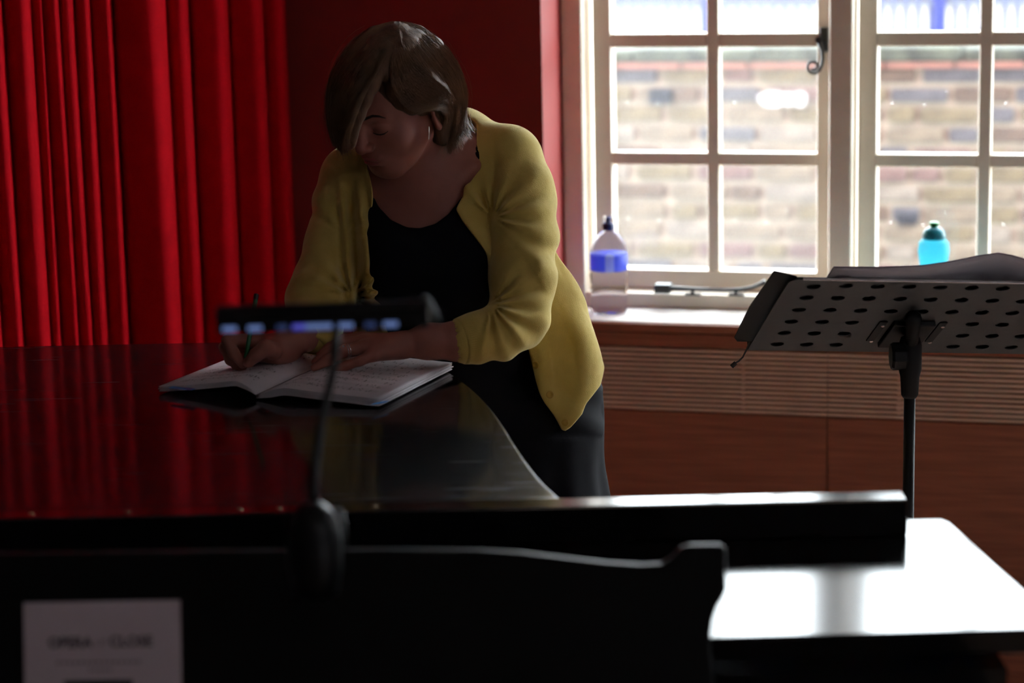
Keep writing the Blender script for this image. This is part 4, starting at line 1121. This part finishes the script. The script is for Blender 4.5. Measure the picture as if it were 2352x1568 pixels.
def cardigan_field():
    f = Field(ramp((-.38, .17, .0030)), ramp((-.16, .37, .0030)), ramp((3.28, 3.86, .0035)))
    f.ell(ucam(985, 490, 3.570), (.161, .139, .119), .05)
    f.cone(ucam(1040, 325, 3.585), ucam(1166, 364, 3.525), .040, .053, .03); f.cone(ucam(880, 400, 3.58), ucam(812, 412, 3.555), .05, .052, .04)
    f.cone(ucam(1060, 320, 3.60), ucam(930, 360, 3.63), .045, .045, .05)
    for q in ((915, 600), (1062, 600)): f.ell(ucam(q[0], q[1], 3.503), (.078, .078, .073), .04)
    f.ell(ucam(1015, 715, 3.605), (.147, .17, .116), .05)
    # hanging left front and tail
    def tail(x, y, z):
        pts_ = [ucam(1170, 520, 3.60), ucam(1225, 700, 3.62), ucam(1275, 840, 3.63), ucam(1290, 930, 3.62)]; rs = (.080, .088, .085, .075)
        d = np.full(x.shape, 9.0)
        for a, b, r0, r1 in zip(pts_[:-1], pts_[1:], rs[:-1], rs[1:]):
            e = b - a; t = np.clip(((x - a[0]) * e[0] + (y - a[1]) * e[1] + (z - a[2]) * e[2]) / (e @ e), 0, 1)
            q = np.sqrt((x - a[0] - t * e[0]) ** 2 + (y - a[1] - t * e[1]) ** 2 + ((z - a[2] - t * e[2]) * .95) ** 2) - (r0 + (r1 - r0) * t)
            d = np.minimum(d, q)
        return np.maximum(d, polysd(x, y, z, OUTL))
    f.put(tail, (-.02, -.16, 3.5), (.17, .16, 3.75), .012)
    # clear the inside below the hem and the front opening
    sl, g = f.sub((-.5, -.3, 3.2), (.3, .5, 4.2))
    v = polysd(*g, OPEN); pxx = g[0] / g[2] * FP + CX; pyy = CY - g[1] / g[2] * FP
    v = np.where((pxx > 1120) & (pyy > 690), v, np.maximum(v, g[2] - 3.585))
    f.F[sl] = np.maximum(f.F[sl], -v)
    hem = CY - g[1] / g[2] * FP
    v = np.minimum(hem - 860, g[2] - 3.3)                # hem line of the right front and back
    pxx = g[0] / g[2] * FP + CX
    f.F[sl] = np.where(pxx < 1190, np.maximum(f.F[sl], (v / FP * 3.5).astype(np.float32)), f.F[sl])
    # round neckline at the back of the neck
    f.cone(ucam(985, 330, 3.47), ucam(985, 400, 3.60), .060, .064, .006, 's')
    # sleeves
    f.chain([ucam(1166, 372, 3.525), ucam(1192, 445, 3.505), ucam(1201, 540, 3.475), ucam(1201, 640, 3.44), ucam(1192, 728, 3.42)], [.0545, .056, .054, .050, .0455], .010)
    f.chain([ucam(1192, 728, 3.42), ucam(1150, 762, 3.395), ucam(1096, 775, 3.378), ucam(1066, 781, 3.371)], [.0455, .041, .0365, .0345], .012)
    f.chain([ucam(812, 412, 3.555), ucam(793, 470, 3.54), ucam(768, 560, 3.515), ucam(748, 640, 3.485), ucam(733, 690, 3.455)], [.051, .049, .045, .047, .050], .010)
    f.chain([ucam(733, 690, 3.455), ucam(727, 740, 3.41), ucam(722, 765, 3.395)], [.050, .036, .030], .012)
    sl, g = f.sub((-.5, -.3, 3.2), (.3, .5, 4.2))
    f.F[sl] += np.where(np.abs(f.F[sl]) < .03, folds(*g), 0).astype(np.float32)
    # open sleeve ends
    f.cone(ucam(1120, 774, 3.382), ucam(1020, 787, 3.365), .029, .029, .002, 's')
    return f
card = field_obj(cardigan_field(), 'cardigan', M_knit, wom, 1)

def cuff(p0, p1, r0, r1, name='cuff', oval=1.0):
    p0, p1 = c2w(np.array([p0, p1])); d = p1 - p0; L = np.linalg.norm(d); d /= L
    a = np.cross(d, (0, 0, 1)); a /= np.linalg.norm(a); b = np.cross(d, a); n = 132; m = 9
    mb = MB(); vs = []
    for i in range(m):
        t = i / (m - 1); r = r0 + (r1 - r0) * t + .0012 * math.sin(math.pi * t)
        for k in range(n):
            w = 2 * math.pi * k / n; rr = r + (.0008 if k % 2 else -.0004)
            vs.append(p0 + d * L * t + rr * (math.cos(w) * a + math.sin(w) * b))
    for t, dr in ((1.0, -.003), (.4, -.004)):
        for k in range(n):
            w = 2 * math.pi * k / n; rr = r1 + dr
            vs.append(p0 + d * L * t + rr * (math.cos(w) * a + math.sin(w) * b))
    m2 = m + 2
    mb.add(vs, [(i * n + k, i * n + (k + 1) % n, (i + 1) * n + (k + 1) % n, (i + 1) * n + k) for i in range(m2 - 1) for k in range(n)])
    return mb.build(name, M_knit, wom, smooth=True)
cuff(ucam(1100, 774, 3.379), ucam(1056, 784, 3.368), .0372, .0340)
cuff(ucam(727, 745, 3.405), ucam(710, 790, 3.385), .0330, .0270)
# button band and buttons on the left front
def surf_depth(px, py, fallback):
    return fallback
dg = bpy.context.evaluated_depsgraph_get(); bpy.context.view_layer.update(); dg = bpy.context.evaluated_depsgraph_get()
def on_surface(obj, px, py, off=0.0):
    mw = obj.matrix_world.copy() if False else Matrix.Translation(total_loc(obj))
    inv = mw.inverted(); o_ = inv @ Vector(CAM.tolist()); r_ = Vector(ray(px, py).tolist())
    ok, loc, nor, _ = obj.ray_cast(o_, r_)
    if not ok: return None, None
    return np.array(mw @ loc) + np.array(nor) * off, np.array(nor)
M_btn = mat('mustard_button', (0.55, 0.34, 0.05), 0.35, var=.05)
for px, py in ((1231, 838), (1241, 862) , (1263, 906), (1298, 970)):
    if (px, py) == (1241, 862): continue
    p, n = on_surface(card, px, py)
    if p is None: continue
    MB().lathe([(.0058, -.001), (.0062, .0008), (.0056, .0020), (.0040, .0022), (.0036, .0016)], p, 16, ax=n).build('button', M_btn, wom, smooth=True)
p, n = on_surface(card, 847, 487)
if p is not None: MB().lathe([(.0052, -.001), (.0055, .0008), (.0050, .0018), (.0034, .002)], p, 16, ax=n).build('button', M_btn, wom, smooth=True)

# eyebrows, lashes and lips, laid on the face
def on_face(x, y, off):
    o = c2w(hd(x, y, .25)[None])[0]; dd = -(HM[:, 2]); dw = dd[0] * RT + dd[1] * UP + dd[2] * FW
    T = Matrix.Translation(total_loc(body)); inv = T.inverted()
    ok, loc, nor, _ = body.ray_cast(inv @ Vector(o.tolist()), Vector(dw.tolist()))
    return np.array(T @ loc) - dw * off if ok else None
M_brow = mat('brow_hair', (.035, .018, .012), .7, var=.1)
def face_line(name, pts_, rs, m, off):
    q = [on_face(x, y, off) for x, y in pts_]
    if any(a is None for a in q): return
    MB().tube(q, rs, 8).build(name, m, wom, smooth=True)
for sx in (-1, 1):
    face_line('eyebrow', [(sx * x, y) for x, y in ((.014, .018), (.022, .022), (.032, .0245), (.042, .022), (.050, .016))], [.0012, .0022, .0021, .0016, .0006], M_brow, 0.0002)
    face_line('eyelashes', [(sx * x, y) for x, y in ((.019, -.0100), (.025, -.0128), (.032, -.0138), (.039, -.0125), (.046, -.0092))], [.0006, .0010, .0012, .0013, .0007], M_brow, 0.0004)
face_line('lips', [(x * .021, -.0600 + (.0014 if abs(abs(x) - .25) < .15 else 0)) for x in (-1, -.6, -.3, 0, .3, .6, 1)], [.0006, .0022, .0031, .0028, .0031, .0022, .0006], M_lip, -.0008)
face_line('lips', [(x * .020, -.0677 + .002 * abs(x) ** 2) for x in (-1, -.6, -.3, 0, .3, .6, 1)], [.0006, .0026, .0036, .0039, .0036, .0026, .0006], M_lip, -.0012)

# rings and earring
rc = c2w(ucam(793, 805, 3.326)[None])[0]; rd = c2w(ucam(810, 801, 3.3300)[None])[0] - rc; rd /= np.linalg.norm(rd)
for k_ in (0, 1):
    cpt = rc + rd * (.0035 * k_ + .002); a = np.cross(rd, (0, 0, 1)); a /= np.linalg.norm(a); b = np.cross(rd, a)
    MB().tube([cpt + .0096 * (math.cos(w) * a + math.sin(w) * b) for w in np.linspace(0, 2 * math.pi, 25)], .0009, 6, cap=False).build('ring', M_steel, wom, smooth=True)
MB().lathe([(.0006, -.0018), (.002, 0), (.0022, .001), (.0008, .0022)], c2w(ucam(789, 796, 3.318)[None])[0], 8).build('ring_stone', M_steel, wom)
MB().tube([c2w(ucam(985, 291, 3.352)[None])[0], c2w(ucam(985.5, 305, 3.353)[None])[0], c2w(ucam(984.5, 321, 3.354)[None])[0]], .00045, 6).build('earring', M_steel, wom)

# ---- hair: parted bob
def G(*a): return [ucam(x, y, 3.42 + dz) for x, y, dz in a]
HR_ = [G((913, 72, -.050), (903, 118, -.087), (899, 166, -.101), (908, 210, -.098), (932, 240, -.090), (960, 252, -.084), (986, 244, -.078), (1008, 226, -.064), (1030, 236, -.040)),
       G((916, 66, -.045), (925, 108, -.080), (947, 150, -.086), (984, 182, -.076), (1020, 206, -.060), (1042, 240, -.030), (1034, 296, -.004), (1008, 352, -.002)),
       G((918, 60, -.035), (950, 98, -.062), (985, 145, -.064), (1018, 195, -.045), (1038, 245, -.025), (1040, 285, -.018), (1035, 315, -.015), (1044, 348, -.018)),
       G((920, 57, -.020), (968, 82, -.030), (1012, 122, -.030), (1045, 172, -.012), (1058, 222, .0), (1056, 258, .005), (1052, 290, .0), (1070, 314, -.006)),
       G((920, 56, .0), (972, 72, .015), (1022, 112, .025), (1052, 165, .030), (1064, 215, .030), (1062, 252, .030), (1066, 278, .02), (1078, 296, .01)),
       G((918, 58, .02), (965, 80, .060), (1010, 125, .085), (1040, 180, .095), (1050, 235, .090), (1040, 285, .080), (1030, 320, .07), (1025, 350, .06)),
       G((915, 62, .03), (935, 100, .095), (955, 150, .120), (975, 210, .125), (985, 260, .115), (985, 300, .10), (985, 330, .09), (985, 355, .08))]
HL_ = [G((911, 72, -.050), (890, 118, -.090), (864, 165, -.112), (838, 212, -.121), (818, 258, -.120), (804, 296, -.113), (799, 322, -.106), (804, 344, -.10)),
       G((908, 68, -.045), (876, 108, -.084), (843, 155, -.104), (814, 205, -.110), (795, 255, -.106), (785, 295, -.098), (786, 325, -.092), (792, 350, -.09)),
       G((906, 62, -.035), (858, 95, -.060), (820, 140, -.074), (792, 190, -.078), (776, 245, -.076), (772, 290, -.072), (780, 322, -.068), (790, 345, -.065)),
       G((905, 58, -.015), (850, 80, -.020), (806, 118, -.028), (775, 168, -.032), (762, 222, -.032), (762, 272, -.032), (768, 305, -.03), (778, 332, -.03)),
       G((905, 57, .005), (850, 74, .025), (803, 112, .035), (771, 165, .038), (758, 220, .038), (760, 268, .035), (766, 300, .03), (775, 325, .03)),
       G((908, 60, .02), (865, 90, .070), (825, 135, .090), (795, 185, .095), (785, 235, .092), (790, 280, .085), (800, 310, .08), (810, 330, .07)),
       G((912, 62, .03), (905, 100, .095), (895, 150, .120), (890, 210, .125), (890, 260, .115), (895, 300, .10), (900, 330, .09), (905, 350, .08))]
def cr_eval(P_, t):
    n = len(P_) - 1; x = min(max(t, 0), .99999) * n; i = int(x); f_ = x - i
    p0 = P_[max(i - 1, 0)]; p1 = P_[i]; p2 = P_[i + 1]; p3 = P_[min(i + 2, n)]
    return 0.5 * ((2 * p1) + (-p0 + p2) * f_ + (2 * p0 - 5 * p1 + 4 * p2 - p3) * f_ ** 2 + (-p0 + 3 * p1 - 3 * p2 + p3) * f_ ** 3)
def guide(set_, g, t):
    n = len(set_) - 1; x = min(max(g, 0), 1) * n; i = min(int(x), n - 1); f_ = x - i
    return cr_eval(set_[i], t) * (1 - f_) + cr_eval(set_[i + 1], t) * f_
EC = hd(0, .020, -.022, .95); ER = (.076, .084, .092)
def hair_field():
    f = Field(ramp((-.30, -.05, .0022)), ramp((.26, .50, .0022)), ramp((3.27, 3.60, .0026)))
    f.ell(EC, ER, .02, R=HM)
    for set_ in (HR_, HL_):
        for gi in range(2 * len(set_) - 1):
            g = gi / (2 * len(set_) - 2)
            ctr = hd(0, .02, -.02)
            pts_ = []
            for t in np.linspace(.04, .93, 9):
                q = guide(set_, g, t); dv = ctr - q; dv[1] *= .3; q = q + dv / np.linalg.norm(dv) * .0135; pts_.append(q)
            rs = [.013, .0135, .0135, .0135, .013, .012, .0105, .008, .005]
            if g < .1: rs = [.012, .011, .010, .010, .009, .008, .006, .005, .003]
            f.chain(pts_, rs, .010)
    return f
hair = field_obj(hair_field(), 'hair', M_hairb, wom, 2)
rh = random.Random(11)

hv, hf_ = [], []
def strand(set_, g, t0, t1, jit, rad, lift, n=11):
    ph = rh.uniform(0, 6.28); off = np.array([rh.gauss(0, 1), rh.gauss(0, 1), rh.gauss(0, 1)]) * jit
    ctr = hd(0, .02, -.02); pts_ = []
    for k in range(n):
        u = k / (n - 1); t = t0 + (t1 - t0) * u
        q = guide(set_, g + .02 * math.sin(ph + 3 * u), t); dv = q - ctr; dv /= np.linalg.norm(dv)
        q = q + dv * (lift + jit * .5 * math.sin(ph + 5 * u)) + off * (0.3 + u)
        e_ = (HM.T @ (q - EC)) / np.array(ER); k0 = np.linalg.norm(e_)
        if k0 < 1.035 + lift * 6: q = EC + (q - EC) * (1.035 + lift * 6) / k0
        pts_.append(q)
    W_ = c2w(np.array(pts_)); base = len(hv)
    for k in range(n):
        t = W_[min(k + 1, n - 1)] - W_[max(k - 1, 0)]; t /= np.linalg.norm(t) + 1e-9
        a = np.cross(t, (0.3, .5, .8)); a /= np.linalg.norm(a); b = np.cross(t, a); rr = rad * (1 - .6 * (k / (n - 1)) ** 2)
        for w in (0, 2.094, 4.188): hv.append(W_[k] + rr * (math.cos(w) * a + math.sin(w) * b))
    for k in range(n - 1):
        for q in range(3): hf_.append((base + k * 3 + q, base + k * 3 + (q + 1) % 3, base + (k + 1) * 3 + (q + 1) % 3, base + (k + 1) * 3 + q))
for set_ in (HR_, HL_):
    for _ in range(2800): strand(set_, rh.uniform(-.02, 1), rh.uniform(0, .14), rh.uniform(.78, 1.0), .0020, .00040, rh.uniform(.0, .0042))
    for _ in range(260): strand(set_, rh.random(), rh.uniform(0.3, .6), 1.0, .0032, .00032, rh.uniform(.001, .004))
    for _ in range(26): strand(set_, rh.uniform(.3, 1), rh.uniform(.1, .4), rh.uniform(.5, 1.0), .007, .00022, rh.uniform(.004, .012))
hm_ = MB(); hm_.v = hv; hm_.f = hf_
hs_ = hm_.build('hair_strands', M_hair, hair, smooth=True, kind='stuff')

# ---- pen held in the right hand
pen = empty('green_pen', c2w(ucam(562, 838, 3.305)[None])[0], 'thin green pen held upright in the writing hand', 'pen')
pa, pb_ = c2w(np.array([ucam(562, 838, 3.308), ucam(589, 676, 3.330)]))
dpn = pb_ - pa; Lp = np.linalg.norm(dpn)
MB().lathe([(.0005, 0), (.0024, .010), (.0033, .013), (.0033, Lp - .008)], pa, 12, ax=dpn).build('barrel', M_green, pen, smooth=False)
MB().lathe([(.0036, Lp - .008), (.0036, Lp), (.002, Lp + .001)], pa, 12, ax=dpn).build('pen_end', M_iron, pen)
